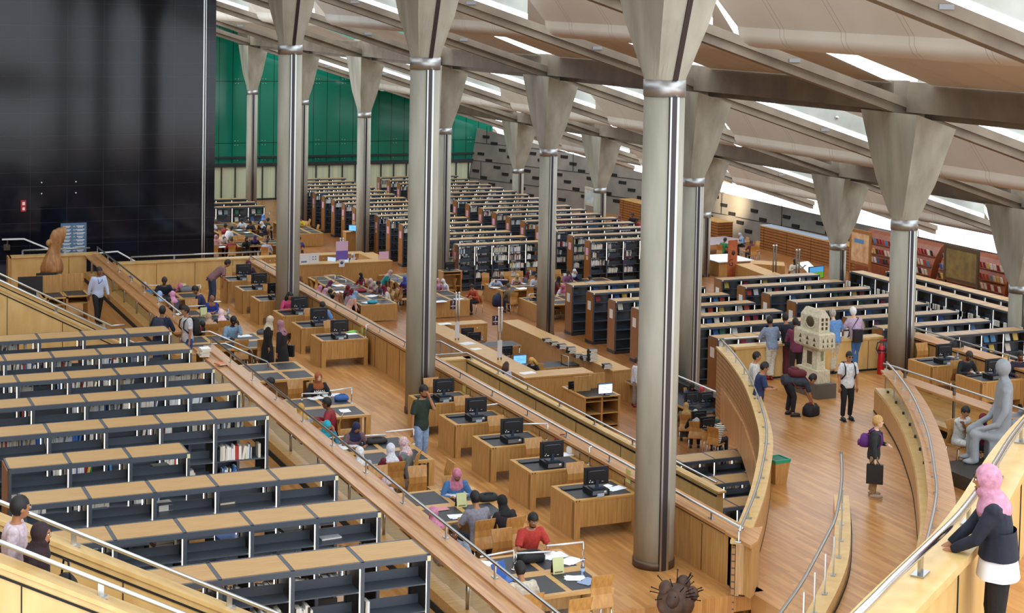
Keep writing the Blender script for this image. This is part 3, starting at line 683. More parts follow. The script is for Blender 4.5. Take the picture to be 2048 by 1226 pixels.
for k,y in enumerate((35.4,33.4)): wsdesk(28.02,y,0,('farther','nearer')[k]+' of two right of the nearest walkway column')
chair(29.0,36.95,0,0,'oak chair against the parapet behind the two right-hand desks')
# ---------------------------------------------------------------- lamps
LCH=M('lamp_white','e9eaea',.25,.3)
NL=[0]
def lamp(pts,label):
    rt=wroot('table_lamp',label,'lamp','slim chrome table lamps')
    obj('post',G().path(pts[:2],.014,6),CHROME,rt); obj('arm',G().path(pts[1:],.017,6),LCH,rt); b=pts[0]; obj('base',G().path([b,(b[0],b[1],b[2]+.012)],.05,10),CHROME,rt)
# ---------------------------------------------------------------- study tables
def study(x0,x1,y0,y1,z,label,along='x',ends=True,seats=3,seat_label=None,lampset=True,place_chairs=True):
    rt=empty('study_table',(x0,y0,z),0,label,'table','long oak study tables'); W,D=x1-x0,y1-y0
    g=G(); 
    if along=='x':
        m=D/2; n=3; g.box(0,W,0,.1,.7,.75).box(0,W,D-.1,D,.7,.75).box(0,W,m-.12,m+.12,.7,.75)
        cols=[0,W/3,2*W/3,W]
        for c in cols: c=min(max(c,.05),W-.05); g.box(c-.05,c+.05,.1,m-.12,.7,.75).box(c-.05,c+.05,m+.12,D-.1,.7,.75)
        obj('top_frame',g,OAKH,rt)
        for i in range(3):
            for (a,b) in ((.1,m-.12),(m+.12,D-.1)): obj('inlay',G().box(cols[i]+.05,cols[i+1]-.05,a,b,.7,.747),LINO,rt)
        obj('side_panel',G().box(W-.12,W,0,.12,0,.7).box(W-.12,W,D-.12,D,0,.7).box(W-.06,W,m-.4,m+.4,0,.7),OAK,rt); obj('side_panel',G().box(0,.06,0,D,0,.7),OAK,rt); obj('modesty_panel',G().box(.1,W-.1,m-.02,m+.02,.1,.7),OAK,rt)
    else:
        m=W/2; g.box(0,.09,0,D,.7,.75).box(W-.09,W,0,D,.7,.75).box(m-.08,m+.08,0,D,.7,.75); n=max(2,round(D/1.2))
        for i in range(n+1): c=min(max(D*i/n,.05),D-.05); g.box(.09,m-.08,c-.05,c+.05,.7,.75).box(m+.08,W-.09,c-.05,c+.05,.7,.75)
        obj('top_frame',g,OAKH,rt)
        for i in range(n):
            for (a,b) in ((.09,m-.08),(m+.08,W-.09)): obj('inlay',G().box(a,b,D*i/n+.05,D*(i+1)/n-.05,.7,.747),LINO,rt)
        obj('end_panel',G().box(0,W,0,.04,.03,.7).box(m-.02,m+.02,-.003,0,.03,.7),OAK,rt); obj('end_panel',G().box(0,W,D-.04,D,.03,.7),OAK,rt); obj('modesty_panel',G().box(m-.02,m+.02,.1,D-.1,.1,.7),OAK,rt)
    return rt
TB=[]
for k in range(8):
    y0=23.3+4.03*k; lab=['nearest the camera','second from the camera','third from the camera','fourth from the camera','fifth, beside the short stair','sixth, beyond the short stair','seventh from the camera','farthest, below the maple end wall'][k]
    study(9.97,12.24,y0,y0+2.05,0,'long oak study table with black inlays, %s'%lab); TB.append((y0,lab))
def Z(px,py,h,zf): return uz(px,py,zf+h)
# extra empty chairs, from the top edge of their backrests: px,py,floor,facing,label
for (px,py,zf,f,l) in [(1013,1063,0,0,'oak chair left of the man in the red polo shirt'),(1194,1141,0,180,'oak chair drawn out at the near right corner of the nearest study table'),(1150,1186,0,180,'oak chair at the near side of the nearest study table, right of the man in cream'),
 (842,936,0,0,'oak chair beside the woman in the denim jacket'),(763,936,0,0,'oak chair behind the woman in the pale pink headscarf'),(628,838,0,180,'oak chair between the mustard and turquoise headscarves'),(595,762,0,0,'oak chair left of the woman in black and rust'),(525,675,0,180,'oak chair nearest the two standing women'),(479,676,0,180,'oak chair in front of the man in pale denim'),(432,678,0,180,'oak chair beside the short stair handrail'),(386,600,0,0,'oak chair beside the man resting his face in his hand'),(882,923,0,-90,'oak chair at the right end of the second study table'),
 (616,556,ZF,90,'oak chair turned sideways right of the far column, by the help desk'),(631,561,ZF,90,'oak chair turned sideways, second right of the far column'),(640,554,ZF,90,'oak chair at the left of the crowded lower table'),(759,549,ZF,180,'oak chair left of the woman in teal'),(775,564,ZF,-90,'oak chair on the right of the crowded lower table, below the woman in teal'),(787,577,ZF,-90,'oak chair on the right of the crowded lower table, behind the white top'),(801,563,ZF,90,'oak chair at the next table right of the woman in teal'),(809,574,ZF,90,'oak chair against the second concrete column'),
 (974,547,ZF,0,'oak chair in front of the tall bookcase, left one'),(1018,544,ZF,0,'oak chair in front of the tall bookcase, middle one'),(1042,543,ZF,0,'oak chair in front of the tall bookcase, right one'),(1058,572,ZF,180,'oak chair right of the man in the olive jacket'),(902,556,ZF,-90,'oak chair in front of the tall computer stand'),(1118,540,ZF,0,'oak chair behind the student in purple beside the slim column'),(1110,592,ZF,90,'oak chair just right of the slim middle column'),
 (462,424,ZF,0,'oak chair in front of the magazine displays, left one'),(482,420,ZF,0,'oak chair in front of the magazine displays, middle one'),(500,420,ZF,0,'oak chair in front of the magazine displays, right one'),(428,491,ZF,180,'oak chair at the edge of the black granite block'),(536,486,ZF,180,'oak chair beside the nearest far column, below the display cases'),(469,473,ZF,0,'oak chair behind the student in the red and white jacket'),(484,471,ZF,0,'oak chair left of the woman in black far behind'),(613,438,ZF,-90,'oak chair right of the reader in yellow'),(630,449,ZF,-90,'oak chair at the end of the far table with the reader in yellow'),
 (1372,700+30,ZF,180,'oak chair behind the nearest column at the lower computers'),(1494,482,ZF,180,'oak chair at the far meeting table'),(1510,482,ZF,-90,'oak chair at the right of the far meeting table')]:
    p=Z(px,py,1.0,zf); chair(p.x,p.y,zf,f,l)
# ================================================================ COUNTERS, SIGNS, SCULPTURES, SMALL THINGS
def zat(px,py,p):
    d=ray(px,py); t=math.hypot(p[0],p[1])/math.hypot(d[0],d[1]); return CZ+t*d[2]
def counter(x0,x1,y0,y1,h,zf,label,kick=True,parts=None,cat='counter'):
    rt=empty('counter',(x0,y0,zf),0,label,cat); W,D=x1-x0,y1-y0
    obj('body',G().box(0,W,0,D,.14 if kick else 0,h-.05),OAK,rt); obj('worktop',G().box(-.02,W+.02,-.02,D+.02,h-.05,h),OAKH,rt)
    if kick: obj('kickboard',G().box(.04,W-.04,.04,D-.04,0,.14),M('kick_steel','9aa3b4',.35,.6),rt)
    return rt
def doors(rt,W,h,n,D=0):
    for i in range(n):
        d=obj('door',G().box(i*W/n+.01,(i+1)*W/n-.01,-.012,0,.16,h-.08),OAK,rt)
        for s in ((.82,) if i%2==0 else (.18,)): obj('knob',G().ell(((i+s)*W/n,-.02,h-.17),.025,.02,.025,8,5),PAPER,d)
counter(22.95,23.75,51.45,60.2,1.1,ZF,'long front reception counter with two question-mark sign posts')
counter(22.95,25.55,50.55,51.4,1.1,ZF,'short return of the reception counter, its end facing the camera')
counter(26.33,27.04,50.6,60.3,1.1,ZF,'long rear reception counter with stacks of books',False)
r=counter(23.85,26.0,61.0,61.7,.9,ZF,'low cabinet with white knobs closing the far end of the reception area'); doors(r,2.15,.9,4)
counter(19.5,27.4,76.35,77.15,1.12,ZF,'long help desk counter with pink and purple sign')
counter(26.65,27.4,77.2,79.3,1.12,ZF,'side arm of the help desk with a pink acrylic sign')
r=counter(17.5,27.3,80.2,80.95,.95,ZF,'low cabinet with white knobs behind the help desk'); doors(r,9.8,.95,14)
def officedesk(p,w,d,z,label):
    rt=empty('office_desk',p,0,label,'desk'); obj('worktop',G().box(0,w,0,d,.7,.74),LINO,rt); obj('edge',G().box(0,w,-.015,0,.69,.742),OAKH,rt)
    for (a,b) in ((.05,.05),(w-.05,.05),(.05,d-.05),(w-.05,d-.05)): obj('leg',G().path([(a,b,0),(a,b,.7)],.025,6),CHROME,rt)
p=uz(985,694,ZF+.74); officedesk((p.x-.3,p.y,ZF),1.5,.9,0,'dark-topped office desk inside the reception, far one')
p=uz(1075,737,ZF+.74); officedesk((p.x-.4,p.y,ZF),1.7,.9,0,'dark-topped office desk inside the reception, near the blonde clerk')
def mon(px,py,zf,h,rz,label,scr=None):
    p=uz(px,py,zf+h); o=monitor(p.x,p.y,zf+h-.22,rz,label); return o
OFF='office monitors and kiosk screens'
def kiosk(x0,y0,w,d,h,zf,label,nb=1):
    rt=empty('kiosk',(x0,y0,zf),0,label,'kiosk'); g=G().box(0,.05,0,d,0,h).box(w-.05,w,0,d,0,h).box(.05,w-.05,d-.03,d,0,h)
    if nb==2: g.box(w/2-.03,w/2+.03,0,d,0,h)
    obj('body',g,OAK,rt); obj('worktop',G().box(-.02,w+.02,-.02,d+.02,h,h+.04),OAKH,rt); obj('inlay',G().box(.08,w-.08,.05,d-.05,h+.04,h+.043),LINO,rt)
    for z in (.06,h*.45,h-.14): obj('shelf',G().box(.05,w-.05,.01,d-.03,z,z+.03),OAKH,rt)
    return rt
kiosk(23.72,47.5,1.28,1.7,1.0,ZF,'catalogue computer kiosk with open cubbies in front of the reception',2)
solo('divider_panel',G().box(-.3,.3,-.015,.015,0,.5),OAK,'upright oak screen panel on the catalogue kiosk, left one','panel',None,(24.05,48.35,ZF+1.045)); solo('divider_panel',G().box(-.3,.3,-.015,.015,0,.5),OAK,'upright oak screen panel on the catalogue kiosk behind the lit screen','panel',None,(24.7,48.6,ZF+1.045))
monitor(24.0,48.75,ZF+.9,0,'black monitor behind the left panel of the catalogue kiosk',OFF); monitor(24.65,49.0,ZF+.9,0,'black monitor behind the right panel of the catalogue kiosk',OFF)
WEB=M('web_page','dfe9f5',.3,0,'dce8f8',1.2)
def facing(px,py,zf,h,col,label,rz=PI):
    p=uz(px,py,zf+h); rt=empty('monitor',(p.x,p.y,zf+h-.22),rz,label,'monitor',OFF)
    for nm,me in shared('monitor',monitor_parts):
        if nm not in ('screen','rear_sticker'): obj(nm,me,None,rt)
    obj('screen',G().box(-.245,.245,.0305,.033,.075,.385),col,rt); obj('page_bar',G().box(-.245,.245,.033,.034,.36,.385).box(-.2,-.1,.033,.034,.31,.32).box(-.05,.15,.033,.034,.27,.28).box(-.2,.1,.033,.034,.23,.24).box(-.2,.12,.033,.034,.19,.2),M('page_blue','4f86c6',.3,0,'4f86c6',.6),rt)
facing(1210,777,ZF,1.35,WEB,'lit white catalogue screen facing the camera on the kiosk')
facing(1039,719,ZF,1.07,M('blue_page','6fb4ee',.3,0,'6fb4ee',1.1),'lit blue screen beside the blonde clerk at reception')
mon(1012,702,ZF,1.05,0,'black monitor left of the blue reception screen'); mon(949,674,ZF,1.05,0,'black monitor in the middle of the reception'); mon(935,665,ZF,1.05,0,'black monitor nearest the low cabinet at reception')
facing(707,456,ZF,1.35,M('blue_page'),'small lit screen on the oak stand by the third tall bookcase',PI*.85)
kiosk(28.15,71.45,.95,.6,1.25,ZF,'tall oak computer stand with open shelves beside the tall bookcase'); mon(899,532,ZF,1.62,0,'black monitor on the tall oak computer stand')
p=uz(721,502,ZF); rt=empty('computer_stand',(p.x-.85,p.y,ZF),0,'oak computer stand with raised back beside the tall bookcases','kiosk'); obj('body',G().box(0,.85,0,.6,0,1.05),OAK,rt); obj('worktop',G().box(-.02,.87,-.02,.62,1.05,1.09),OAKH,rt); obj('screen_panel',G().box(.55,.6,.1,.6,1.09,1.6),OAK,rt)
for (px,py,zf,l) in ((664,521,ZF,'black monitor turned away behind the help desk, left one'),(690,522,ZF,'black monitor behind the purple sign at the help desk')): mon(px,py,zf,1.15,PI*.7,l)
# twin sign posts
def posts(px,py,h,zb,label,sign=None,signcol=None,q=True):
    p=uz(px,py,zb); rt=empty('sign_post',p,0,label,'sign')
    for dx in (-.06,.06): obj('pole',G().path([(dx,0,0),(dx,0,h)],.028,8),STEEL,rt); obj('pole_cap',G().ell((dx,0,h),.04,.04,.05,8,5),PAPER,rt)
    if q:
        b=obj('sign_board',G().box(-.31,-.08,-.02,0,h-.6,h-.26),M('sign_maroon','3b1a26',.5),rt)
        o=obj('question_mark',text_mesh('?',.22,PAPER),None,b,(-.195,-.023,h-.37),0,(PI/2,0,0)); obj('sign_bar',G().box(-.29,-.1,-.024,-.02,h-.485,h-.465).box(-.21,-.18,-.024,-.02,h-.56,h-.53),PAPER,b)
        obj('leaflet',G().box(-.1,.08,-.032,-.027,.08,.7),M('leaflet_grey','cfcfd2',.7),rt)
    return rt
posts(914,680,1.78,-2.4,'twin steel sign posts with maroon question-mark board, beside the second big column'); posts(999,719,1.85,-2.4,'twin steel sign posts with maroon question-mark board, behind the woman with curly hair')
rt=posts(683,531,1.3,-2.38,'twin sign posts with pink and purple sheets on the help desk',q=False); obj('pink_sheet',G().box(-.3,.3,-.04,-.03,.72,1.18),M('pink_sheet','e3bcd6',.7),rt); obj('purple_sheet',G().box(-.3,.3,-.04,-.03,.28,.72),M('purple_sheet','7a62b8',.7),rt); obj('notice',G().box(-.14,.14,-.045,-.038,-.06,.3),PAPER,rt); obj('seal',G().path([(0,-.045,.14),(0,-.048,.14)],.08,14),M('seal_violet','5d5a8a',.6),rt)
p=uz(769,519,-2.38); rt=empty('acrylic_sign',p,.1,'pink sheet in a clear acrylic stand on the help desk corner','sign'); obj('stand',G().box(-.35,.35,0,.01,0,.5),GLASS,rt); obj('sheet',G().box(-.3,.22,-.008,-.002,.03,.4),M('pink_sheet'),rt)
p=uz(602,529,-2.38); rt=empty('open_board',p,.15,'white open display board on the help desk beside the far column','board'); obj('leaf',G().box(-.1,.45,0,.01,0,.5),PAPER,rt); obj('leaf',G().box(.46,.95,0,.01,0,.5),PAPER,rt); obj('print',G().box(0,.3,-.004,0,.08,.16).box(.6,.66,-.004,0,.3,.36).box(.74,.8,-.004,0,.3,.36).box(.6,.66,-.004,0,.18,.24).box(.74,.8,-.004,0,.18,.24),M('print_blue','6f86b4',.7),rt)
# tables on the lower floor
study(22.68,24.34,67.1,75.0,ZF,'long study table crowded with women, behind the desk parapet','y'); study(26.08,27.7,67.0,74.6,ZF,'long study table right of the second big column','y')
study(29.96,33.0,68.7,70.75,ZF,'study table with the olive-jacketed reader in front of the tall bookcases'); study(33.4,36.2,68.7,70.75,ZF,'study table right of the slim middle column'); study(29.95,32.6,64.65,66.8,ZF,'study table half hidden by the slim middle column')
study(20.6,25.2,85.6,87.5,ZF,'far study table of the reader in the red and white jacket'); study(22.3,24.2,88.6,93.4,ZF,'far study table of the men in white and black tee shirts','y'); study(26.55,27.95,89.5,95,ZF,'far study table with the reader in yellow','y'); study(21,25.8,94.0,95.4,ZF,'farthest study table in front of the magazine displays')
# computer table in the opening
p=uz(1405,800,ZF+.75); rt=empty('computer_table',(p.x-1.1,p.y-1.6,ZF),0,'long computer table in the opening behind the nearest column','table'); obj('worktop',G().box(0,2.0,0,5,.7,.75),LINO,rt); obj('edge',G().box(-.02,0,0,5,.69,.752).box(2.0,2.02,0,5,.69,.752),OAKH,rt)
for y in (.1,4.9): obj('leg_panel',G().box(.1,1.9,y-.03,y+.03,0,.7),OAK,rt)
obj('divider',G().box(.98,1.02,.1,4.9,.75,1.05),M('divider_dark','2a1a14',.5),rt); obj('lamp_rail',G().path([(1.0,.2,1.25),(1.0,4.8,1.25)],.03,6),LCH,rt)
for (px,py,l) in ((1383,795,'left'),(1412,795,'right'),(1415,845,'near'),(1398,833,'middle')): mon(px,py,ZF,1.05,0,'black monitor on the computer table in the opening, %s one'%l)
# far right corner: cabinets, map stands, book wall
SL2=lines_mat(noisy('slatted_cabinet','8a5426','9e6530',(3,3,.6),2,.45),[(2,.16,[0],.02)],'3d220e')
def cab(x0,x1,y0,y1,h,label):
    rt=empty('cabinet',(x0,y0,ZF),0,label,'cabinet'); obj('body',G().box(0,x1-x0,0,y1-y0,0,h-.05),SL2,rt); obj('top',G().box(-.02,x1-x0+.02,-.02,y1-y0+.02,h-.05,h),OAKH,rt)
    g=G()
    for i in range(1,int((y1-y0)/2.4)+1): g.box(-.006,0,i*2.4-.01,i*2.4+.01,0,h-.06)
    obj('door_gap',g,DARK,rt); return rt
cab(50.2,51.2,83.5,96,1.35,'long slatted oak cabinet under the slotted wall, far one'); cab(51.9,52.9,71.6,81.6,1.35,'long slatted oak cabinet under the slotted wall with papers on its top')
p=uz(1600,463,ZF+1.35); solo('poster_strip',G().box(-.4,.4,-3.4,3.2,0,.01),M('poster_blue','b9cbe0',.5),'strip of pale blue posters lying on the slatted cabinet','posters',None,(52.4,p.y,ZF+1.355))
MAPM=noisy('relief_map','b9774a','d9b98a',(1,1,1),2.2,.6,8); MAPO=noisy('old_map','5e4a22','8a7036',(1,1,1),2,.6,8); MAPB=noisy('blue_map','8fb4cf','d8dccb',(1,1,1),2.5,.6,6)
def mapstand(px0,px1,pyt,pyb,X,label,mat,frame=ENDP,legs=True):
    a=ux(px0,pyt,X); b=ux(px1,pyt,X); lo=ux(px0,pyb,X)
    y0,y1=sorted((a.y,b.y)); zt=max(a.z,b.z); zb=lo.z; rt=empty('map_stand',(X,(y0+y1)/2,ZF),-PI/2,label,'map'); w=(y1-y0)/2
    zt-=ZF; zb-=ZF
    obj('frame',G().box(-w-.12,-w,-.05,.05,0 if legs else zb-.1,zt+.15).box(w,w+.12,-.05,.05,0 if legs else zb-.1,zt+.15).box(-w,w,-.05,.05,zt,zt+.15).box(-w,w,-.05,.05,zb-.14,zb),frame,rt)
    obj('map_sheet',G().box(-w,w,-.03,.0,zb,zt),mat,rt); return rt
o=mapstand(1704,1740,470,520,49.0,'large relief map of orange desert on an oak stand beside a column',MAPM)
obj('sea',G().box(-.5,.3,-.036,-.03,2.3,2.5),M('map_sea','4f7fae',.6),o)
mapstand(1893,1955,508,553,49.5,'big dark antique map in a gilt frame in front of the book wall',MAPO,M('gilt_frame','4a3418',.4))
mapstand(994,1012,362,378,50.5,'small blue map in an oak frame far behind by the slotted wall',MAPB); mapstand(1172,1190,382,405,49.5,'world map sheet beside a dim concrete column',MAPB,M('pale_frame','c3bca8',.6))
def bookwall(y0,y1,label):
    rt=empty('book_wall',(50.6,y0,ZF),0,label,'bookcase','curved red book walls'); D=y1-y0
    pr=[(0,0),(0,1.0),(.12,1.05),(.22,1.5),(.42,2.0),(.72,2.45),(.9,2.6),(1.1,2.6),(1.1,0)]
    g=G().add([(x,0,z) for x,z in pr]+[(x,D,z) for x,z in pr],[tuple(range(9)),tuple(range(9,18))[::-1]]+[(i,i+9,(i+1)%9+9,(i+1)%9) for i in range(9)]); obj('body',g,noisy('red_wood','7a3a1c','8f4a26',(3,3,.7),2,.45),rt)
    for r,(x,z,t) in enumerate(((.14,1.1,.25),(.24,1.52,.4),(.44,2.0,.6))):
        obj('rack',G().box(x-.1,x,.05,D-.05,z-.02,z+.02),_m['red_wood'],rt)
        y=.15
        while y<D-.2:
            BOOKS.append((50.6+x-.05,y0+y,ZF+z+.03,.16,.28,.02,'L',rnd.choice((0,1,3,4,5,6,7,8,9,10,11,12,12,5,15)),label,0,r,1,'coverL')); y+=.24
bookwall(64.5,70.5,'curved red-brown book wall section left of the column, far one'); bookwall(59.2,64.0,'curved red-brown book wall section right of the column'); bookwall(54.5,58.9,'curved red-brown book wall section beside the antique map'); bookwall(46.5,50.6,'curved red-brown book wall section behind the rightmost column')
# far service desk, banner, TV
pts=[uz(x,y,ZF+1.0) for x,y in ((1471,528),(1545,556),(1566,550),(1500,526))]
rt=wroot('service_desk','angled oak service desk beside the orange banner in the far corner','counter'); obj('body',G().prism([p[:2] for p in pts],ZF,ZF+.95),OAK,rt); obj('worktop',G().prism([p[:2] for p in pts],ZF+.95,ZF+1.0),OAKH,rt)
pts=[uz(x,y,ZF+.9) for x,y in ((1500,527),(1570,532),(1568,524),(1502,520))]; rt=wroot('service_desk','rear oak counter of the far service desk','counter'); obj('body',G().prism([p[:2] for p in pts],ZF,ZF+.9),OAK,rt)
pts=[uz(x,y,ZF+.8) for x,y in ((1596,525),(1618,548),(1640,544),(1616,522))]; rt=wroot('service_desk','small white-topped desk behind the lit television','desk'); obj('body',G().prism([p[:2] for p in pts],ZF,ZF+.78),OAK,rt); obj('worktop',G().prism([p[:2] for p in pts],ZF+.78,ZF+.8),PAPER,rt)
p=uz(1440,512,ZF+.78); q=uz(1440,524,ZF+.78)
rt=empty('white_table',(p.x-1.2,q.y,ZF),0,'white-topped low table left of the orange banner','table'); obj('worktop',G().box(0,2.2,0,p.y-q.y+.6,.74,.78),PAPER,rt); obj('base',G().box(.1,2.1,.1,p.y-q.y+.5,0,.74),OAK,rt)
p=uz(1436,481,ZF+.75); rt=empty('meeting_table',(p.x,p.y,ZF),.2,'grey meeting table in front of the far slatted cabinet','table'); obj('worktop',G().box(-1.9,1.6,-1.2,1.2,.71,.75),noisy('table_lilac','8d7f86','a3959b',(1,1,1),1,.4),rt)
for (a,b) in ((-1.7,-1),(1.4,-1),(-1.7,1),(1.4,1)): obj('leg',G().box(a-.05,a+.05,b-.05,b+.05,0,.71),BLACK,rt)
p=uz(1464,551,ZF+.4); rt=empty('banner',(p.x,p.y,ZF),.25,'tall orange roll-up banner with a round portrait and a large letter','banner'); obj('sheet',G().box(-.33,.33,-.01,.01,.1,2.2),noisy('banner_orange','9a4a28','c46d3e',(1,1,1),2,.6,5),rt); obj('portrait',G().path([(.05,-.011,1.55),(.05,-.016,1.55)],.13,16),M('portrait_dark','3a221a',.6),rt); obj('letter',text_mesh('G',.5,M('letter_brown','5b2a18',.6)),None,rt,(-.12,-.014,1.05),0,(PI/2,0,0))
for j in range(2): obj('foot',G().box(-.3+.5*j,-.2+.5*j,-.12,.12,0,.1),BLACK,rt)
p=uz(1632,546,ZF+1.2); rt=empty('television',(p.x,p.y,ZF),.25,'lit television showing a green valley beside a column','television'); obj('screen',G().box(-.5,.5,-.03,0,.95,1.5),M('tv_sky','4b8fc4',.3,0,'4b8fc4',.7),rt); obj('picture_hill',G().box(-.5,.5,-.034,-.03,.95,1.25),M('tv_green','5d8a2f',.3,0,'5f9a2c',.6),rt); obj('bezel',G().box(-.52,.52,-.032,.02,.92,.95).box(-.52,.52,-.032,.02,1.5,1.53).box(-.53,-.5,-.032,.02,.92,1.53).box(.5,.53,-.032,.02,.92,1.53),BLACK,rt); obj('stand',G().box(-.1,.1,0,.1,0,.95),BLACK,rt)
for (px,py,h,l) in ((1548,556,2.3,'left'),(1594,566,2.3,'right')):
    p=uz(px,py,ZF+.7); rt=empty('light_pole',(p.x,p.y,ZF),0,'pair of slim steel poles with white caps above the far service desk, %s pair'%l,'pole')
    for dx in (-.07,.09): obj('pole',G().path([(dx,0,0),(dx,0,h)],.035,8),M('dark_steel','6a6862',.35,1),rt); obj('pole_cap',G().ell((dx,0,h),.05,.05,.05,8,5),PAPER,rt)
# carved stone house on pedestal
p=uz(1628,797,0); p=uz(1634,800,0); rt=empty('stone_house_sculpture',(p.x+.3,p.y+.6,0),0,'pale carved stone tower-house sculpture on a grey pedestal','sculpture')
rt.scale=(.49,1.3,.97); PED=M('pedestal_grey','5a554c',.6); STN=noisy('carved_limestone','b8ad90','d8cfb4',(6,6,6),2,.75,8,bump=.3)
obj('pedestal',G().box(-.62,.62,-.45,.45,0,.4),PED,rt); obj('base_block',G().box(-.5,.36,-.36,.36,.4,.74),STN,rt)
g=G()
for (z,a,b) in ((.74,.3,.27),(1.32,.27,.25)): pass
obj('shaft',G().loft([[(-.32,-.27,.74),(.2,-.27,.74),(.2,.27,.74),(-.32,.27,.74)],[(-.3,-.25,1.34),(.2,-.25,1.34),(.2,.25,1.34),(-.3,.25,1.34)]],0,False),STN,rt)
obj('balcony_block',G().loft([[(-.5,-.42,1.32),(.42,-.42,1.32),(.42,.42,1.32),(-.5,.42,1.32)],[(-.56,-.45,1.38),(.46,-.45,1.38),(.46,.45,1.38),(-.56,.45,1.38)],[(-.56,-.45,1.74),(.46,-.45,1.74),(.46,.45,1.74),(-.56,.45,1.74)],[(-.52,-.42,1.78),(.42,-.42,1.78),(.42,.42,1.78),(-.52,.42,1.78)]],0,False),STN,rt)
obj('upper_block',G().loft([[(-.38,-.33,1.78),(.3,-.33,1.78),(.3,.33,1.78),(-.38,.33,1.78)],[(-.38,-.33,2.18),(.3,-.33,2.18),(.3,.33,2.18),(-.38,.33,2.18)],[(-.12,-.3,2.36),(.06,-.3,2.36),(.06,.3,2.36),(-.12,.3,2.36)]],0,False),STN,rt)
hole=M('carved_hole','4a3d24',.8)
g=G().path([(-.379,-.02,2.02),(-.388,-.02,2.02)],.15,18); obj('round_window',g,hole,rt); g=G()
for i in range(18): a=2*PI*i/18; g.ell((-.385,-.02+.17*math.cos(a),2.02+.17*math.sin(a)),.02,.035,.035,6,4)
obj('window_ring',g,STN,rt)
for i in range(3):
    for (z,h) in ((1.6,.12),(1.46,.1)):
        x=-.3+.28*i; obj('triangle_hole',G().add([(x-.05,-.456,z-h/2),(x+.05,-.456,z-h/2),(x,-.456,z+h/2)],[(0,1,2)]),hole,rt); y=-.28+.25*i; obj('triangle_hole',G().add([(-.566,y-.05,z-h/2),(-.566,y+.05,z-h/2),(-.566,y,z+h/2)],[(0,2,1)]),hole,rt)
for i in range(2):
    for z in (1.85,1.97,2.09): obj('carved_niche',G().box(-.22+.26*i,-.1+.26*i,-.336,-.33,z,z+.08),hole,rt)
obj('mosaic_window',G().box(-.08,.1,-.262,-.255,.82,1.24),noisy('mosaic','2d6a6a','b4a04a',(9,9,9),2,.3,3),rt); obj('side_window',G().box(-.318,-.305,-.08,.1,.85,1.2),hole,rt)
# fire extinguisher
p=uz(1761,748,0); rt=empty('fire_extinguisher',p,0,'large red fire extinguisher against the walkway column','fire extinguisher'); RED=M('extinguisher_red','b3161c',.3)
obj('cylinder',G().loft([G().ring((0,0,z),r,(0,0,1),18) for z,r in ((0,.095),(.02,.1),(.72,.1),(.8,.07),(.84,.035),(.88,.03))],0),RED,rt); obj('label_sticker',G().loft([G().ring((0,0,z),.102,(0,0,1),18)[11:18] for z in (.4,.6)],0,True,False),PAPER,rt); obj('valve',G().box(-.05,.05,-.02,.02,.88,.95),CHROME,rt); obj('handle',G().box(-.03,.16,-.015,.015,.95,.985),RED,rt); obj('hose',G().path([(0,0,.93),(-.13,0,.9),(-.17,0,.72),(-.13,-.05,.62),(.1,-.1,.6),(.15,-.02,.7),(.14,0,.85)],.018,6),BLACK,rt); obj('band',G().loft([G().ring((0,0,z),.104,(0,0,1),18) for z in (.66,.7)],0,True,False),BLACK,rt)
# waste bin
p=uz(1553,964,0); rt=empty('waste_bin',p,.1,'oak waste bin with green liner beside the curved parapet','bin'); f=lambda z,h:[(-h,-h,z),(h,-h,z),(h,h,z),(-h,h,z)]
obj('body',G().loft([f(0,.15),f(.5,.2)],0,False,True),OAK,rt); GL=M('green_liner','1f9a7a',.35); g=G().loft([f(.46,.203),f(.53,.212),f(.53,.19),f(.36,.17)],0,False,False); obj('liner',g,GL,rt); obj('liner_inside',G().box(-.17,.17,-.17,.17,.505,.512),M('green_deep','136a54',.5),rt)
# nailed wooden sculpture at the bottom edge
p=uz(1330,1222,0); rt=empty('nailed_sculpture',(p.x,p.y-.35,0),.2,'dark carved wooden sculpture bristling with nails at the bottom edge','sculpture'); WD=noisy('dark_carving','2f1c12','5a3c28',(4,4,1),2,.6,8,bump=.3)
g=G().ell((0,0,.28),.34,.3,.3,14,9).ell((-.18,.05,.52),.12,.12,.14,10,7).ell((.2,.05,.52),.13,.12,.16,10,7).ell((-.22,-.18,.4),.12,.1,.14).ell((.2,-.18,.42),.11,.1,.14); obj('body',g,WD,rt)
for i in range(22):
    a=rnd.uniform(0,2*PI); t=rnd.uniform(.0,1.1); d=Vector((math.cos(a)*math.cos(t),math.sin(a)*math.cos(t),math.sin(t))); c=Vector((0,0,.36)); obj('nail',G().path([c+d*.26,c+d*(.4+.08*rnd.random())],.009,5).ell(c+d*.44,.014,.014,.014,6,4),M('iron_nail','1d1512',.5,.5),rt)
# carved tree trunk on grey pedestal, directory board, alarm
p=uz(103,592,LF); rt=empty('trunk_sculpture',p,0,'tall twisted tree-trunk sculpture on a grey pedestal before the blue directory board','sculpture'); WDB=noisy('trunk_wood','8a5a30','bd8c58',(5,5,.8),1.6,.5,8,dist=1.2,bump=.4)
obj('pedestal',G().box(-.32,.32,-.32,.32,0,.75),PED,rt); rings=[]
for i in range(14):
    t=i/13; z=.75+1.45*t; r=(.3-.13*t+.05*math.sin(t*9)); cx=.02+.1*t*t*2-.04*math.sin(t*5); rings.append([(cx+r*(1+.16*math.sin(3*a+t*4)+.08*math.sin(7*a-t*6))*math.cos(a),r*.9*(1+.14*math.cos(4*a+t*5))*math.sin(a),z+(.05*math.cos(a) if i==13 else 0)) for a in [2*PI*k/24 for k in range(24)]])
obj('trunk',G().loft(rings,0),WDB,rt); obj('burl',G().ell((-.1,-.12,1.75),.1,.08,.12),WDB,rt)
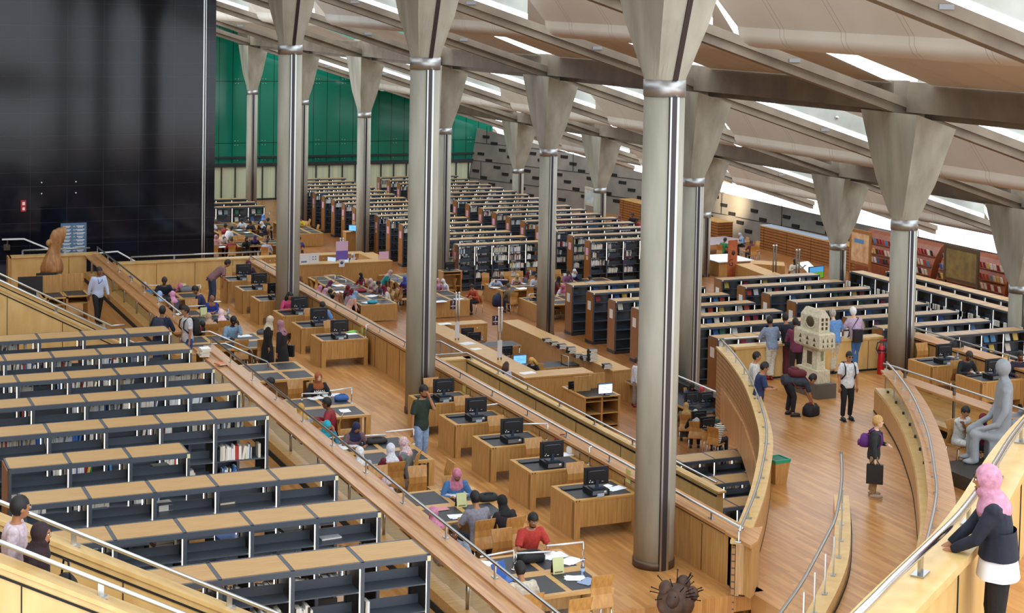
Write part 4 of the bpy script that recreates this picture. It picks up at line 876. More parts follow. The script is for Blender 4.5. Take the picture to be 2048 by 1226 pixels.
a=uy(122,447,58.1); b=uy(173,499,58.1); rt=empty('directory_board',((a.x+b.x)/2,58.1,b.z-.8),0,'blue directory board with white lettering behind the maple end wall','sign'); w=(b.x-a.x)/2; h=a.z-b.z+.8
obj('panel',G().box(-w,w,0,.06,0,h),M('board_blue','4f7394',.4),rt)
for r in range(11):
    z=h-.12-.12*r
    for (x,wd) in ((-w*.55,w*.36),(w*.5,w*.38)):
        k=.7+.3*rnd.random(); obj('lettering',G().box(x-wd*k,x+wd*k,-.004,0,z,z+.025).box(x-wd*k*.7,x+wd*k*.7,-.004,0,z-.04,z-.02),PAPER,rt)
    obj('lettering',text_mesh('%s%d'%('BBBFFFHHH12'[r],(r*3)%4+1),.07,PAPER),None,rt,(.02,-.004,z),0,(PI/2,0,0))
p=uy(47,412,60.5); rt=empty('fire_alarm',p,0,'small red fire alarm unit on the black granite wall','alarm'); obj('housing',G().box(-.09,.09,0,.1,-.2,.2),RED,rt); obj('lens',G().box(-.04,.05,-.006,0,.03,.14).box(-.035,.045,-.006,0,-.15,-.05),PAPER,rt)
# reading carrels
for i,(px,py) in enumerate(((127,593),(83,597),(44,600))):
    p=uz(px,py,LF+.75); rt=empty('carrel',(p.x,p.y,LF),0,'oak reading carrel with upright screen, %s'%('right one beside the man in the striped shirt','middle one','left one half hidden by the stair rail')[i],'desk','reading carrels')
    obj('top_frame',G().box(0,.78,0,.07,.71,.75).box(0,.07,0,.95,.71,.75).box(.71,.78,0,.95,.71,.75),OAKH,rt); obj('inlay',G().box(.07,.71,.07,.93,.71,.747),LINO,rt); obj('screen_panel',G().box(0,.72,.93,.96,.5,1.28),OAK if i<2 else BLACK,rt); obj('side_panel',G().box(.72,.78,.05,.9,0,.71),OAK,rt); obj('side_panel',G().box(0,.05,.05,.9,0,.71),OAK,rt); obj('shelf',G().box(.05,.72,.1,.9,.5,.53),OAKH,rt)
p=uz(98,553,LF+1.3); solo('monitor',G().box(-.3,.3,0,.05,0,.28).box(-.1,.1,-.1,.2,-.3,-.28).box(-.03,.03,0,.03,-.3,0),BLACK,'black monitor showing over the middle carrel screen','monitor',None,(p.x,p.y+.5,LF+1.05))
# lamps: base px, top px, arm-end px, floor, label
for (bx,by,tx,ty,ex,ey,zf,l) in [(703,806,704,775,660,782,0,'right lamp on the third study table'),(604,800,607,789,657,786,0,'left lamp on the third study table'),(827,888,827,858,772,864,0,'right lamp beside the floral headscarf'),(719,885,714,869,659,876,0,'left lamp pointing left by the white papers'),(719,886,721,875,772,869,0,'middle lamp pointing right by the white papers'),
 (1166,1119,1164,1084,1093,1092,0,'right lamp on the nearest study table by the water bottle'),(1032,1127,1032,1107,1101,1103,0,'middle lamp on the nearest study table above the black bag'),(1027,1139,1022,1101,960,1114,0,'left lamp on the nearest study table'),(324,580,324,572,288,571,0,'lamp before the bald man in navy'),(375,628,374,613,414,611,0,'lamp before the woman in blue and brown'),(401,588,400,570,392,571,0,'lamp behind the man with dark hair at the farthest study table'),
 (1019,822,1018,805,969,811,0,'desk lamp beside the second-farthest of the near five desks'),(1095,880,1093,847,1039,848,0,'desk lamp beside the middle of the near five desks'),(955,789,955,773,965,772,0,'short desk lamp beside the farthest of the near five desks'),(1178,929,1178,894,1188,893,0,'short desk lamp beside the second of the near five desks'),(687,639,686,624,693,623,0,'short desk lamp beside the middle of the far desks'),(732,674,732,650,740,649,0,'short desk lamp beside the nearest of the far desks'),
 (670,567,670,550,648,551,ZF,'lamp at the far end of the crowded lower table'),(692,571,691,560,676,556,ZF,'second lamp along the crowded lower table'),(988,574,988,559,1015,560,ZF,'left lamp on the table before the tall bookcases'),(1033,564,1032,556,1055,555,ZF,'right lamp on the table before the tall bookcases'),(1058,601,1058,588,1077,587,ZF,'lamp just left of the slim middle column'),(539,435,539,425,505,428,ZF,'lamp before the magazine display cases')]:
    b=uz(bx,by,zf+.75); zt=zat(tx,ty,b); zt=max(zf+.9,min(zf+1.35,zt)); e=uz(ex,ey,zt)
    if (e-Vector((b.x,b.y,zt))).length>1.6: e=Vector((b.x,b.y,zt))+(e-Vector((b.x,b.y,zt))).normalized()*1.2
    lamp([(b.x,b.y,zf+.75),(b.x,b.y,zt),tuple(e)],l)
# loose papers, bags, cups ... (kind, px, py, height above world 0, size, yaw, colour, label)
def paper(px,py,z,w,h,yaw,col,label,n=1,grp=None,name='paper'):
    p=uz(px,py,z); g=G()
    for i in range(n): g.box(-w/2,w/2,-h/2,h/2,.0015*i,.0015*i+.001,0,Matrix.Translation((rnd.uniform(-.04,.04)*(i>0),rnd.uniform(-.03,.03)*(i>0),0))@Matrix.Rotation(rnd.uniform(-.3,.3)*(i>0),4,'Z'))
    return solo(name,g,M('paper_%s'%col,col,.7),label,'paper',grp,(p.x,p.y,z+.001),yaw)
T=.75; ZT=ZF+.75
for (px,py,z,w,h,yw,col,l) in [(525,795,T,.3,.21,.2,'e8e8ea','white papers in front of the young man in navy'),(632,796,T,.35,.25,.3,'eaeaec','white papers before the woman in black and rust'),(665,790,T,.4,.25,-.2,'dfe6ee','papers beside the blue bag on the third table'),(690,822,T,.2,.28,.1,'eeeeee','single white sheet near the maroon shirt'),(690,893,T,.45,.35,.4,'f0f0f0','spread white papers before the turquoise headscarf'),(725,882,T,.4,.3,-.3,'ececee','white papers under the pen of the woman in mauve'),(912,988,T,.42,.3,.2,'f1f1f1','white sheets under the hand of the woman in denim'),(915,1033,T,.3,.21,.1,'eeeeee','white sheets left of the man in grey tee shirt'),(880,1018,T,.3,.2,.1,'c98a8a','red and white magazine on the second table'),(1108,1112,T,.4,.3,.2,'f2f2f2','scattered white papers before the man in red'),(1140,1122,T,.35,.25,.4,'f4f4f4','white sheet beside the right lamp of the nearest table'),(1150,1157,T,.3,.22,-.4,'efefef','white papers near the water bottle'),(1175,1163,T,.3,.22,.5,'8fa4c4','blue patterned booklet at the right of the nearest table'),(980,1128,T,.35,.2,-.5,'efefef','white sheets under the left lamp of the nearest table'),
 (488,672,T,.4,.3,.2,'f0f0f0','open white notes before the man in pale denim'),(435,609-6,T,.2,.15,0,'e6e8d0','small card beside the woman in blue and brown'),(360,628,T,.3,.2,.2,'eeeeee','open white book before the man resting his face'),(700,668,T,.35,.25,.2,'f0f0f0','white papers on the nearest of the far desks'),(706,663,T+.012,.3,.21,.5,'7cc24a','bright green folder on the nearest of the far desks'),(922,795,T,.3,.2,.1,'f0f0f0','white papers on the farthest of the near five desks'),(1142,908,T,.4,.25,-.2,'ebebee','white papers on the second of the near five desks'),(1213,972,T,.2,.15,.3,'f0f0f0','small white papers behind the nearest computer'),(1232,977,T,.34,.22,.2,'e6ecf4','printed sheets at the right of the nearest computer desk'),
 (935,687,-2.4,.5,.4,.1,'e6e6e8','papers spread on the reception counter'),(952,698,-2.4,.35,.25,.1,'efefef','single sheet at the edge of the reception counter'),(1055,746,-2.4,.5,.3,.1,'efefef','white sheet on the near corner of the reception counter'),(873,653,-2.55,.4,.3,.1,'f2f2f2','white papers at the far reception corner'),(890,648,-2.55,.5,.3,.1,'f0f0f0','white papers on the low reception cabinet'),
 (678,571,ZT,.5,.5,.2,'eeeeee','heap of white papers at the far end of the crowded lower table'),(680,584,ZT,.4,.5,.1,'efefef','white papers beside the purple headscarf'),(745,592,ZT,.5,.4,.4,'f0f0f0','white papers before the woman in the white top'),(735,605,ZT,.4,.4,.2,'e6eef2','white papers beside the turquoise bag'),(990,575,ZT,.4,.3,.3,'eeeeee','white papers at the corner of the table before the tall bookcases'),(1003,571,ZT,.4,.3,-.2,'efefef','papers before the reader in the olive jacket'),(1045,577,ZT,.5,.4,.1,'efefef','papers right of the reader in the olive jacket'),(1052,567,ZT,.3,.3,.1,'f0f0f0','open book before the woman in grey'),(880,603,ZT,.5,.4,.2,'e9e9e9','papers on the table beside the second big column'),(918,598,ZT,.4,.3,.2,'e6e6dc','books and papers near the man in orange'),(445,494,ZT,.4,.3,.2,'f0f0f0','open notebook before the red and white jacket'),(478,460,ZT,.3,.3,.2,'f0f0f0','white notebook before the man in white tee'),(495,465,ZT,.3,.3,.2,'f0f0f0','white notebook before the man in black tee'),(1985-1985+1905,712,T,.3,.25,.2,'ececec','papers beside the bin bag on the right desk'),(1948,745,T,.3,.22,.2,'f2f2f2','white notes before the man in the dark jacket')]:
    paper(px,py,z,w,h,yw,col,l,4)
def bag(px,py,z,rx,ry,rz,col,label,yaw=0,strap=True,mat=None):
    p=uz(px,py,z); rt=empty('bag',(p.x,p.y,z),yaw,label,'bag'); m=mat or noisy('bag_%s'%col,col,col,(9,9,9),3,.7,bump=.3)
    obj('body',G().loft([[(rx*k*c_(a),ry*k*s_(a),rz*2*t) for a in [2*PI*i/14 for i in range(14)]] for t,k in ((0,.85),(.1,1),(.5,1.02),(.8,.85),(.95,.5),(1,.2))],0),m,rt)
    if strap: obj('strap',G().path([(-rx*.6,0,rz*1.5),(-rx*.3,-ry*.6,rz*2.25),(rx*.3,-ry*.6,rz*2.2),(rx*.6,0,rz*1.5)],.012,5),m,rt)
c_=lambda a:math.copysign(abs(math.cos(a))**.6,math.cos(a)); s_=lambda a:math.copysign(abs(math.sin(a))**.6,math.sin(a))
for a in [(1061,1121,T,.24,.16,.09,'17181b','black bag lying on the nearest study table'),(683,800,T,.17,.1,.07,'3a66a8','blue bag on the table before the woman in black and rust'),(752,885,T,.24,.15,.06,'2c2624','black pencil bag with yellow tape before the woman in mauve'),(975,1000,T,.2,.14,.07,'191a1e','black bag between the denim jacket and the grey tee'),(525,668,T,.16,.12,.07,'55565a','grey bag beside the man in pale denim'),(372,583,T,.2,.14,.09,'6f7276','grey backpack beside the woman asleep on the table'),(745,606,ZT,.22,.16,.07,'3fa4c4','turquoise bag on the near end of the crowded lower table'),(722,583,ZT,.25,.2,.07,'8e2430','red bag in the middle of the crowded lower table'),(998,612,ZF,.3,.24,.3,'1d2244','navy backpack on the floor beside the olive jacket'),(1148,905,T,.16,.12,.08,'e6e0d2','cream cloth bag on the second of the near five desks'),(1122,892,T,.14,.12,.12,'7a1f38','maroon bag on the chair behind the second near desk'),(1912,708,T,.22,.14,.2,'0f1012','black plastic bag on the right-hand desk'),(905,1145,.3,.2,.2,.22,'252a4a','navy backpack on the floor behind the balustrade'),(690,1000,0,.22,.2,.3,'3a3028','brown backpack with round badge behind the balustrade'),(500,484,ZT,.25,.16,.06,'2b3570','navy bag before the woman in purple far behind')]: bag(*a)
# books lying flat: bookcases, counter, ledge
def flat(p,w,d,t,yaw,col,label,grp='single books lying flat'):
    rt=empty('book',p,yaw,label,'book',grp); obj('cover',G().box(-w/2,w/2,-d/2,d/2,0,.003).box(-w/2,w/2,-d/2,d/2,t-.003,t).box(-w/2,-w/2+.004,-d/2,d/2,0,t),M('book_'+col if 'book_'+col in _m else 'cover_'+col,col,.5),rt); obj('pages',G().box(-w/2+.004,w/2-.006,-d/2+.006,d/2-.006,.003,t-.003),M('page_edge','e9e4d6',.8),rt)
SH=[LF+2.08-.38*(k+1) for k in range(5)]
for (px,py,t,w,d,col,l) in [(202,1027,.05,.26,.3,'1d2c5a','navy book lying on the top shelf of the third bookcase'),(328,1017,.09,.25,.28,'e9e6dc','thick white book lying on the top shelf of the third bookcase'),(452,1006,.035,.26,.2,'b98a50','tan book lying on the top shelf of the third bookcase'),(455,1082,.07,.3,.26,'2456a0','thick blue book lying on the top shelf of the second bookcase'),(580,1062,.05,.3,.24,'1a1a1c','black book lying on the top shelf of the second bookcase'),(657,1074,.02,.32,.26,'dfe3ea','white magazine lying on the top shelf of the second bookcase'),(320,933,.03,.28,.22,'2a3a28','dark green book lying on the short bookcase shelf')]:
    p=uz(px,py,SH[0]); flat((p.x,p.y,SH[0]+.002),w,d,t,.1,col,l)
p=uz(322,1098,SH[0])
for i in range(3): flat((p.x+.01*i,p.y,SH[0]+.002+.052*i),.28,.22,.05,.1+.05*i,('e4dccb','7a1f24','d6cbb0')[i],'book in the pile of three on the second bookcase, %s one'%('bottom','middle','top')[i],'pile of three books')
p=uz(408,712,1.44)
for i in range(5): flat((p.x+rnd.uniform(-.02,.02),p.y,1.445+.04*i),.24,.3,.038,rnd.uniform(-.2,.2),('e9e6dc','d8d3c3','c9b58a','e3dccb','f2f1ec')[i],'book in the pile on the oak ledge by the short stair, %s from the bottom'%ORD[i],'pile of books on the oak ledge')
p=uz(441,729,1.44); flat((p.x,p.y,1.445),.2,.26,.03,.3,'d9825a','orange and white book alone on the oak ledge')
nst=0
for (px,py,n) in ((1094,683,2),(1108,690,2),(1123,697,3),(1142,706,4),(1157,715,2),(1170,720,3),(1184,722,8),(1214,737,3)):
    p=uz(px,py,-2.4); nst+=1
    for i in range(n): flat((p.x+rnd.uniform(-.02,.02),p.y,-2.395+.055*i),.3,.24,.05,rnd.uniform(-.2,.2),rnd.choice(('1a1d1f','22262a','2a2f2c','1e1e24')),'dark book, %s from the bottom of the %s stack along the rear reception counter'%(ORD[i],ORD[nst-1]),'stacked books on the rear reception counter')
# book truck, bottle, laptops, blocks
p=uz(1150,758,ZF+.2); rt=empty('book_truck',(p.x,p.y,ZF),.1,'grey steel book truck between the reception counters','cart')
for z in (.3,.75): obj('tray',G().box(-.45,.45,-.25,.25,z,z+.03),M('truck_grey','4a4d52',.4,.5),rt)
for x in (-.45,.45): obj('frame',G().path([(x,-.25,.1),(x,-.25,1.1),(x,.25,1.1),(x,.25,.1)],.015,6),STEEL,rt)
for x in (-.42,.42):
    for y in (-.22,.22): obj('wheel',G().path([(x-.02,y,.06),(x+.02,y,.06)],.06,10),BLACK,rt)
def bottle(px,py,z,label,col='a9c4e6'):
    p=uz(px,py,z); rt=empty('water_bottle',(p.x,p.y,z),0,label,'bottle'); obj('body',G().loft([G().ring((0,0,a),r,(0,0,1),12) for a,r in ((0,.03),(.01,.034),(.15,.034),(.19,.02),(.22,.013))],0),glassmat('bottle_clear','dfeaff',.35,.05,'cfe0f2') if 'bottle_clear' not in _m else _m['bottle_clear'],rt); obj('cap',G().path([(0,0,.22),(0,0,.24)],.015,10),M('cap_blue','3f6fc0',.4),rt); obj('label_band',G().loft([G().ring((0,0,a),.0345,(0,0,1),12) for a in (.07,.12)],0,True,False),M('label_blue',col,.5),rt)
bottle(1165,1150,T,'clear water bottle with blue cap on the nearest study table'); bottle(456,630,T,'small clear bottle by the floral pink headscarf'); bottle(795,562,ZT,'green-labelled bottle before the woman in teal','7fb07a'); bottle(964,683,ZF+.74,'clear water bottle on the far reception desk'); bottle(727,573,ZT,'clear bottle in the middle of the crowded lower table'); bottle(1915,722,T,'clear bottle by the black bag on the right-hand desk')
def laptop(px,py,z,yaw,col,label):
    p=uz(px,py,z); rt=empty('laptop',(p.x,p.y,z),yaw,label,'laptop'); obj('base',G().box(-.17,.17,-.12,.12,0,.018),M('laptop_'+col,col,.4),rt); obj('lid',G().add([(-.17,.12,.018),(.17,.12,.018),(.17,.19,.25),(-.17,.19,.25),(-.17,.13,.018),(.17,.13,.018),(.17,.2,.25),(-.17,.2,.25)],[(0,1,2,3),(5,4,7,6),(0,4,5,1),(3,2,6,7),(1,5,6,2),(0,3,7,4)]),M('laptop_'+col),rt)
laptop(1013,1160,T,.5,'2c62b0','blue patterned laptop beside the man in cream'); laptop(1008,571,ZT,PI,'1e1f22','black laptop before the man in pale blue'); laptop(1136,558,ZT,0,'c9d2d8','silver laptop right of the slim column'); laptop(1160,560,ZT,0,'17181a','black laptop beside the silver laptop')
def tent(px,py,z,label,col='cfd39a'):
    p=uz(px,py,z); rt=empty('desk_calendar',(p.x,p.y,z),0,label,'sign'); obj('card',G().add([(-.1,-.05,0),(.1,-.05,0),(.1,0,.26),(-.1,0,.26)],[(0,1,2,3)]),M('card_yellow',col,.7),rt); obj('back',G().add([(-.1,.06,0),(.1,.06,0),(.1,.004,.26),(-.1,.004,.26)],[(1,0,3,2)]),BLACK,rt); obj('seal_row',G().box(-.07,.07,-.05,-.044,.02,.04),M('seal_brown','8a6a3a',.6),rt)
tent(1115,1146,T,'pale yellow notice card on the nearest study table'); tent(922,1013,T,'pale yellow notice card on the second study table'); tent(366,583,T,'pale yellow notice card on the farthest study table','dfe3c4'); tent(407,632,T,'pale yellow notice card on the seventh study table','dfe3c4')
for (px,py,l) in ((1257,952,'yellow notice stuck to the parapet by the nearest computer desk'),(929,774,'yellow notice on the parapet by the farthest of the near five desks'),(725,660,'yellow notice on the parapet by the nearest of the far desks')):
    p=ux(px,py,15.09); solo('notice',G().box(-.006,0,-.1,.1,-.13,.13),M('notice_yellow','c9c06a',.7),l,'sign',None,p)
# ================================================================ PEOPLE
_tmp=bpy.data.objects.new('tmp',bpy.data.meshes.new('tmp')); 
TS=bpy.data.scenes.new('workshop')
def remesh(g,vox,smooth=4):
    me=g.mesh('tmp',[]); o=bpy.data.objects.new('tmp',me); TS.collection.objects.link(o)
    m=o.modifiers.new('r','REMESH'); m.mode='VOXEL'; m.voxel_size=vox; m.use_smooth_shade=True
    if smooth: s=o.modifiers.new('s','SMOOTH'); s.iterations=smooth; s.factor=.5
    vl=TS.view_layers[0]; vl.update(); dg=vl.depsgraph; ev=o.evaluated_get(dg); em=ev.to_mesh()
    n=len(em.vertices); co=np.empty(n*3,np.float32); em.vertices.foreach_get('co',co); co=co.reshape(-1,3)
    out=G(); out.v=[tuple(v) for v in co.tolist()]; out.f=[tuple(p.vertices) for p in em.polygons]; out.m=[0]*len(out.f); out.sm=[True]*len(out.f)
    ev.to_mesh_clear(); bpy.data.objects.remove(o); bpy.data.meshes.remove(me); return out
def ik(Sh,H,a,b,pole):
    d=H-Sh; L=d.length
    if L>(a+b)*.995: H=Sh+d*((a+b)*.995/L); d=H-Sh; L=d.length
    L=max(L,.08); u=d.normalized(); x=(a*a-b*b+L*L)/(2*L); h=math.sqrt(max(0,a*a-x*x)); p=Vector(pole); p=(p-u*p.dot(u)); p=p.normalized() if p.length>1e-4 else Vector((1,0,0))
    return Sh+u*x+p*h,H
# hand targets (right x>0), lean, head nod, seated?
POSE={'st':dict(h=[(-.24,.06,.8),(.24,.06,.8)],lean=3,nod=5),'wk':dict(h=[(-.25,.18,.85),(.25,-.12,.82)],lean=5,nod=6,step=.2),
 'wr':dict(h=[(-.17,.43,.79),(.15,.45,.79)],lean=22,nod=38,sit=1),'up':dict(h=[(-.2,.4,.78),(.2,.4,.78)],lean=8,nod=12,sit=1),'hc':dict(h=[(-.1,.33,1.13),(.16,.46,.79)],lean=16,nod=22,sit=1,cheek=1),
 'sl':dict(h=[(-.26,.62,.8),(.2,.66,.8)],lean=58,nod=35,sit=1),'cr':dict(h=[(.14,.24,.98),(-.14,.26,.95)],lean=12,nod=30,sit=1),'bd':dict(h=[(-.1,.55,.32),(.1,.55,.3)],lean=100,nod=-5),
 'le':dict(h=[(-.22,.42,1.06),(.22,.42,1.06)],lean=14,nod=8,cross=1),'ph':dict(h=[(-.07,.34,1.12),(.09,.33,1.1)],lean=8,nod=30),'mo':dict(h=[(-.02,.2,1.5),(.27,.02,.82)],lean=2,nod=14),'bo':dict(h=[(-.12,.52,.82),(.2,.3,.72)],lean=52,nod=15),
 'ha':dict(h=[(-.08,.4,1.03),(.05,.42,1.03)],lean=8,nod=2),'pt':dict(h=[(-.45,.3,1.0),(.2,.35,.85)],lean=8,nod=5,sit=1),'bag':dict(h=[(-.08,.26,1.12),(.24,.05,.78)],lean=3,nod=-6)}
PEOPLE=[]
def person(px,py,zf,pose,face,top,sl,bot,bt,ht,hc,skin,label,H=1.72,look=0,nod=None,lean=None,shoe='26221f',beard=None,fine=None,hand=None,at=None,noc=False):
    P=POSE[pose]; s=H/1.72; sit=P.get('sit'); th=rad(P['lean'] if lean is None else lean); nd=rad(P['nod'] if nod is None else nod)
    pel=Vector((0,0,.57 if sit else .94)); 
    if pose=='bd': pel=Vector((0,-.12,.9))
    def up(v): v=Vector(v); return pel+Vector((v.x,v.y*math.cos(th)+v.z*math.sin(th),v.z*math.cos(th)-v.y*math.sin(th)))
    neck=up((0,-.005,.5)); hd=neck+Vector((0,.05*math.cos(th*.6)+.15*math.sin(th*.75),.15*math.cos(th*.75)+.01)); ht_=th*.55+nd
    hm=Matrix.Translation(hd)@Matrix.Rotation(rad(look),4,'Z')@Matrix.Rotation(-ht_*.8,4,'X')
    if at is not None: base=Vector(at); 
    else:
        w=uz(px,py,zf+hd.z*s); a=rad(face)+PI; off=Matrix.Rotation(a,3,'Z')@Vector((hd.x*s,hd.y*s,0)); base=Vector((w.x-off.x,w.y-off.y,zf))
    dist=(base-Vector((0,0,CZ))).length; vox=fine or (.017 if dist<40 else (.021 if dist<60 else .028))
    rt=empty('person',base,rad(face)+PI,label,'person',None); rt.scale=(s,s,s)
    # joints
    legs=[]
    for k,sx in enumerate((-1,1)):
        hip=pel+Vector((sx*.09,.01 if sit else 0,-.02 if not sit else -.04))
        if sit: kn=Vector((sx*.12,.44,.54)); an=Vector((sx*.12,.42+.04*sx,.1)); toe=an+Vector((sx*.02,.14,-.055))
        else:
            st=P.get('step',.03)*sx; kn=Vector((sx*.105,.03+st*.6,.5)); an=Vector((sx*.11,-.02+st,.1)); toe=an+Vector((sx*.02,.14,-.055))
            if P.get('cross') and sx>0: kn=Vector((.03,.03,.5)); an=Vector((-.04,-.08,.1)); toe=an+Vector((0,.14,-.055))
        legs.append((hip,kn,an,toe))
    arms=[]
    for k,sx in enumerate((-1,1)):
        sh=up((sx*.185,0,.455)); t=Vector(P['h'][k]) if hand is None else Vector(hand[k]); 
        if sit and not hand: t=t.copy()
        el,t=ik(sh,t,.29,.26,(sx*.25,.1,-1) if P.get('cheek') else (sx*.55,-.25,-.8)); arms.append((sh,el,t))
    R=lambda c,r,r2,ax: G().ring(c,r,ax,14,r2,(0,1,0) if abs(Vector(ax).normalized().y)<.8 else (0,0,-1))
    ax=up((0,0,1))-pel
    def torso(g,inf,z0=-.1,z1=.53,m=0):
        prof=[(-.12,.15,.11),(-.02,.165,.12),(.12,.145,.105),(.28,.165,.12),(.4,.18,.115),(.46,.165,.095),(.5,.09,.075),(.56,.055,.058)]
        rs=[]
        for (z,a,b) in prof:
            if z0-.01<=z<=z1+.01:
                c=up((0,0,z)); u=Vector((1,0,0)); v=(up((0,1,z))-c); rs.append([c+u*(a+inf)*math.cos(q)+v*(b+inf)*math.sin(q) for q in [2*PI*i/16 for i in range(16)]])
        g.loft(rs)
    # ---- body: one continuous skin
    g=G(); torso(g,0)
    for (hip,kn,an,toe) in legs: g.path([hip,hip.lerp(kn,.3),kn,kn.lerp(an,.35),an],[.085,.083,.056,.056,.036],10); g.ell(an.lerp(toe,.5)-Vector((0,0,.02)),.042,.115,.038,10,6); g.ell(kn,.057,.057,.057,8,6)
    for (sh,el,wr) in arms: g.path([sh,sh.lerp(el,.4),el,el.lerp(wr,.3),wr],[.052,.048,.038,.039,.026],9); g.ell(el,.039,.039,.039,8,6); f=(wr-el).normalized(); g.path([wr-f*.02,wr+f*.045,wr+f*.085],[.026,.038,.03],8)
    g.path([neck-ax.normalized()*.04,hd+Vector((0,-.02,-.03))],.05,10)
    hg=G().ell((0,0,.015),.078,.097,.112,16,12).ell((0,.022,-.055),.054,.07,.06,12,8).path([(0,.094,.02),(0,.112,-.018)],[.008,.015],6)
    for sx in (-1,1): hg.ell((sx*.08,-.005,-.005),.012,.022,.033,6,5)
    o=len(g.v); g.add([hm@Vector(v) for v in hg.v],hg.f,0)
    b=remesh(g,vox,2 if vox>.02 else 3)
    for (sh,el,wr) in arms:   # fingers
        f=(wr-el).normalized(); side=f.cross(Vector((0,0,1))); side=side.normalized() if side.length>.1 else Vector((1,0,0)); dn=side.cross(f).normalized(); dn=dn if dn.z<0 else -dn
        sg=1 if sh.x>0 else -1
        for q in range(4):
            o_=(q-1.5)*.019; L=(.058,.068,.064,.05)[q]; p0=wr+f*.08+side*o_; p1=p0+f*L*.6+dn*.012; p2=p1+f*L*.4+dn*L*.35; b.path([p0-f*.015,p0+f*.0,p1,p2],[.009,.009,.0085,.006],5)
        tb=wr+f*.035-side*sg*.03; b.path([tb,tb+f*.03-side*sg*.022+dn*.008,tb+f*.062-side*sg*.02+dn*.015],[.012,.01,.007],5)
    fa=G()
    for sx in (-1,1): fa.ell((sx*.031,.089,.018),.014,.008,.008,8,5,1).ell((sx*.031,.095,.018),.0065,.006,.0065,6,5,2).path([(sx*.015,.096,.037),(sx*.033,.097,.042),(sx*.05,.086,.036)],.0045,5,3)
    fa.path([(-.024,.088,-.056),(0,.096,-.053),(.024,.088,-.056)],[.003,.0065,.003],6,4)
    o=len(b.v); b.v+=[tuple(hm@Vector(v)) for v in fa.v]; b.f+=[tuple(i+o for i in q) for q in fa.f]; b.m+=fa.m; b.sm+=fa.sm
    obj('body',b,[M('skin_'+skin,skin,.55),M('eye_white','e8e4dc',.3),M('iris','1d120c',.2),M('brow','1c130d',.7),M('lip','8c4a42',.5)],rt)
    cloth=lambda c:noisy('cloth_'+c,c,c,(1,1,1),3,.8)
    def shade(c,k=.82):
        return ''.join('%02x'%int(max(0,min(255,int(c[i:i+2],16)*k))) for i in (0,2,4))
    def CL(c): return noisy('cloth_'+c,shade(c),c,(9,9,9),2.5,.82,4,bump=.25) if len(c)==6 else _m[c]
    # ---- top
    g=G(); torso(g,.02,-.12 if bt!='n' else -.1,.5)
    for (sh,el,wr) in arms:
        if sl=='l': g.path([sh+Vector((-sh.x*.15,0,.0)),sh.lerp(el,.4),el,el.lerp(wr,.4),el.lerp(wr,.93)],[.075,.066,.056,.052,.042],9); g.ell(el,.056,.056,.056,8,6)
        else: g.path([sh+Vector((-sh.x*.15,0,0)),sh.lerp(el,.45),sh.lerp(el,.82)],[.076,.072,.068],9)
        g.ell(sh+Vector((-sh.x*.05,0,-.0)),.07,.07,.065,8,6)
    obj('top',remesh(g,vox,3),CL(top),rt)
    # ---- trousers or dress
    g=G(); rs=[]
    for (z,a,b2) in ((-.13,.145,.11),(-.06,.17,.125),(.05,.158,.118)):
        c=up((0,0,z)) if not sit else pel+Vector((0,0,z)); rs.append([c+Vector((a*math.cos(q),b2*math.sin(q),0)) for q in [2*PI*i/14 for i in range(14)]])
    g.loft(rs)
    if bt=='d':
        if sit:
            for (hip,kn,an,toe) in legs: g.path([hip,kn,kn.lerp(an,.5),kn.lerp(an,.95)],[.12,.11,.12,.13],10)
            g.box(-.12,.12,.05,.5,.46,.6)
        else: g.loft([[Vector((a*math.cos(q)*(1+.06*math.sin(5*q)),b2*math.sin(q),z)) for q in [2*PI*i/20 for i in range(20)]] for (z,a,b2) in ((1.0,.16,.13),(.8,.2,.17),(.4,.235,.2),(.06,.27,.235))])
        nm='dress'
    else:
        for (hip,kn,an,toe) in legs: g.path([hip,hip.lerp(kn,.35),kn,kn.lerp(an,.4),kn.lerp(an,.97)],[.1,.097,.075,.068,.06],10); g.ell(kn,.075,.075,.075,8,6)
        nm='trousers'
    obj(nm,remesh(g,vox,3),CL(bot),rt)
    for (hip,kn,an,toe) in legs:
        g=G().ell((0,0,0),.047,.135,.05,12,8).box(-.045,.045,-.125,.13,-.05,-.032); c=an.lerp(toe,.5)+Vector((0,.005,-.02)); o=obj('shoe',g,M('shoe_'+shoe,shoe,.5),rt,c)
    # ---- head wear
    if ht=='h':
        g=G(); hg=G().ell((0,-.018,.02),.099,.117,.127,14,10).ell((0,.0,-.08),.088,.1,.08,12,8); g.add([hm@Vector(v) for v in hg.v],hg.f,0)
        rs=[]
        for (z,a,b2) in ((.37,.165,.12),(.43,.185,.13),(.48,.15,.115),(.53,.1,.095)):
            c=up((0,0,z)); v=(up((0,1,z))-c); rs.append([c+Vector((1,0,0))*a*1.0*math.cos(q)+v*(b2+.02)*math.sin(q) for q in [2*PI*i/16 for i in range(16)]])
        rs.append([hm@Vector((.085*math.cos(q),.095*math.sin(q)-.01,-.07)) for q in [2*PI*i/16 for i in range(16)]]); g.loft(rs)
        h=remesh(g,vox,3); inv=hm.inverted()
        keep=[]; vv=[inv@Vector(v) for v in h.v]
        ins=[(v.y>.055 and ((v.x/.062)**2+((v.z+.005)/.088)**2)<1) for v in vv]
        k=[i for i,q in enumerate(h.f) if not all(ins[j] for j in q)]; h.f=[h.f[i] for i in k]; h.m=[0]*len(k); h.sm=[True]*len(k)
        obj('headscarf',h,_m[hc] if hc in _m else CL(hc),rt)
    elif ht!='b':
        g=G(); nu,nv=22,16; r=(.088,.107,.12) if ht!='c' else (.105,.118,.135); vs=[];fs=[]
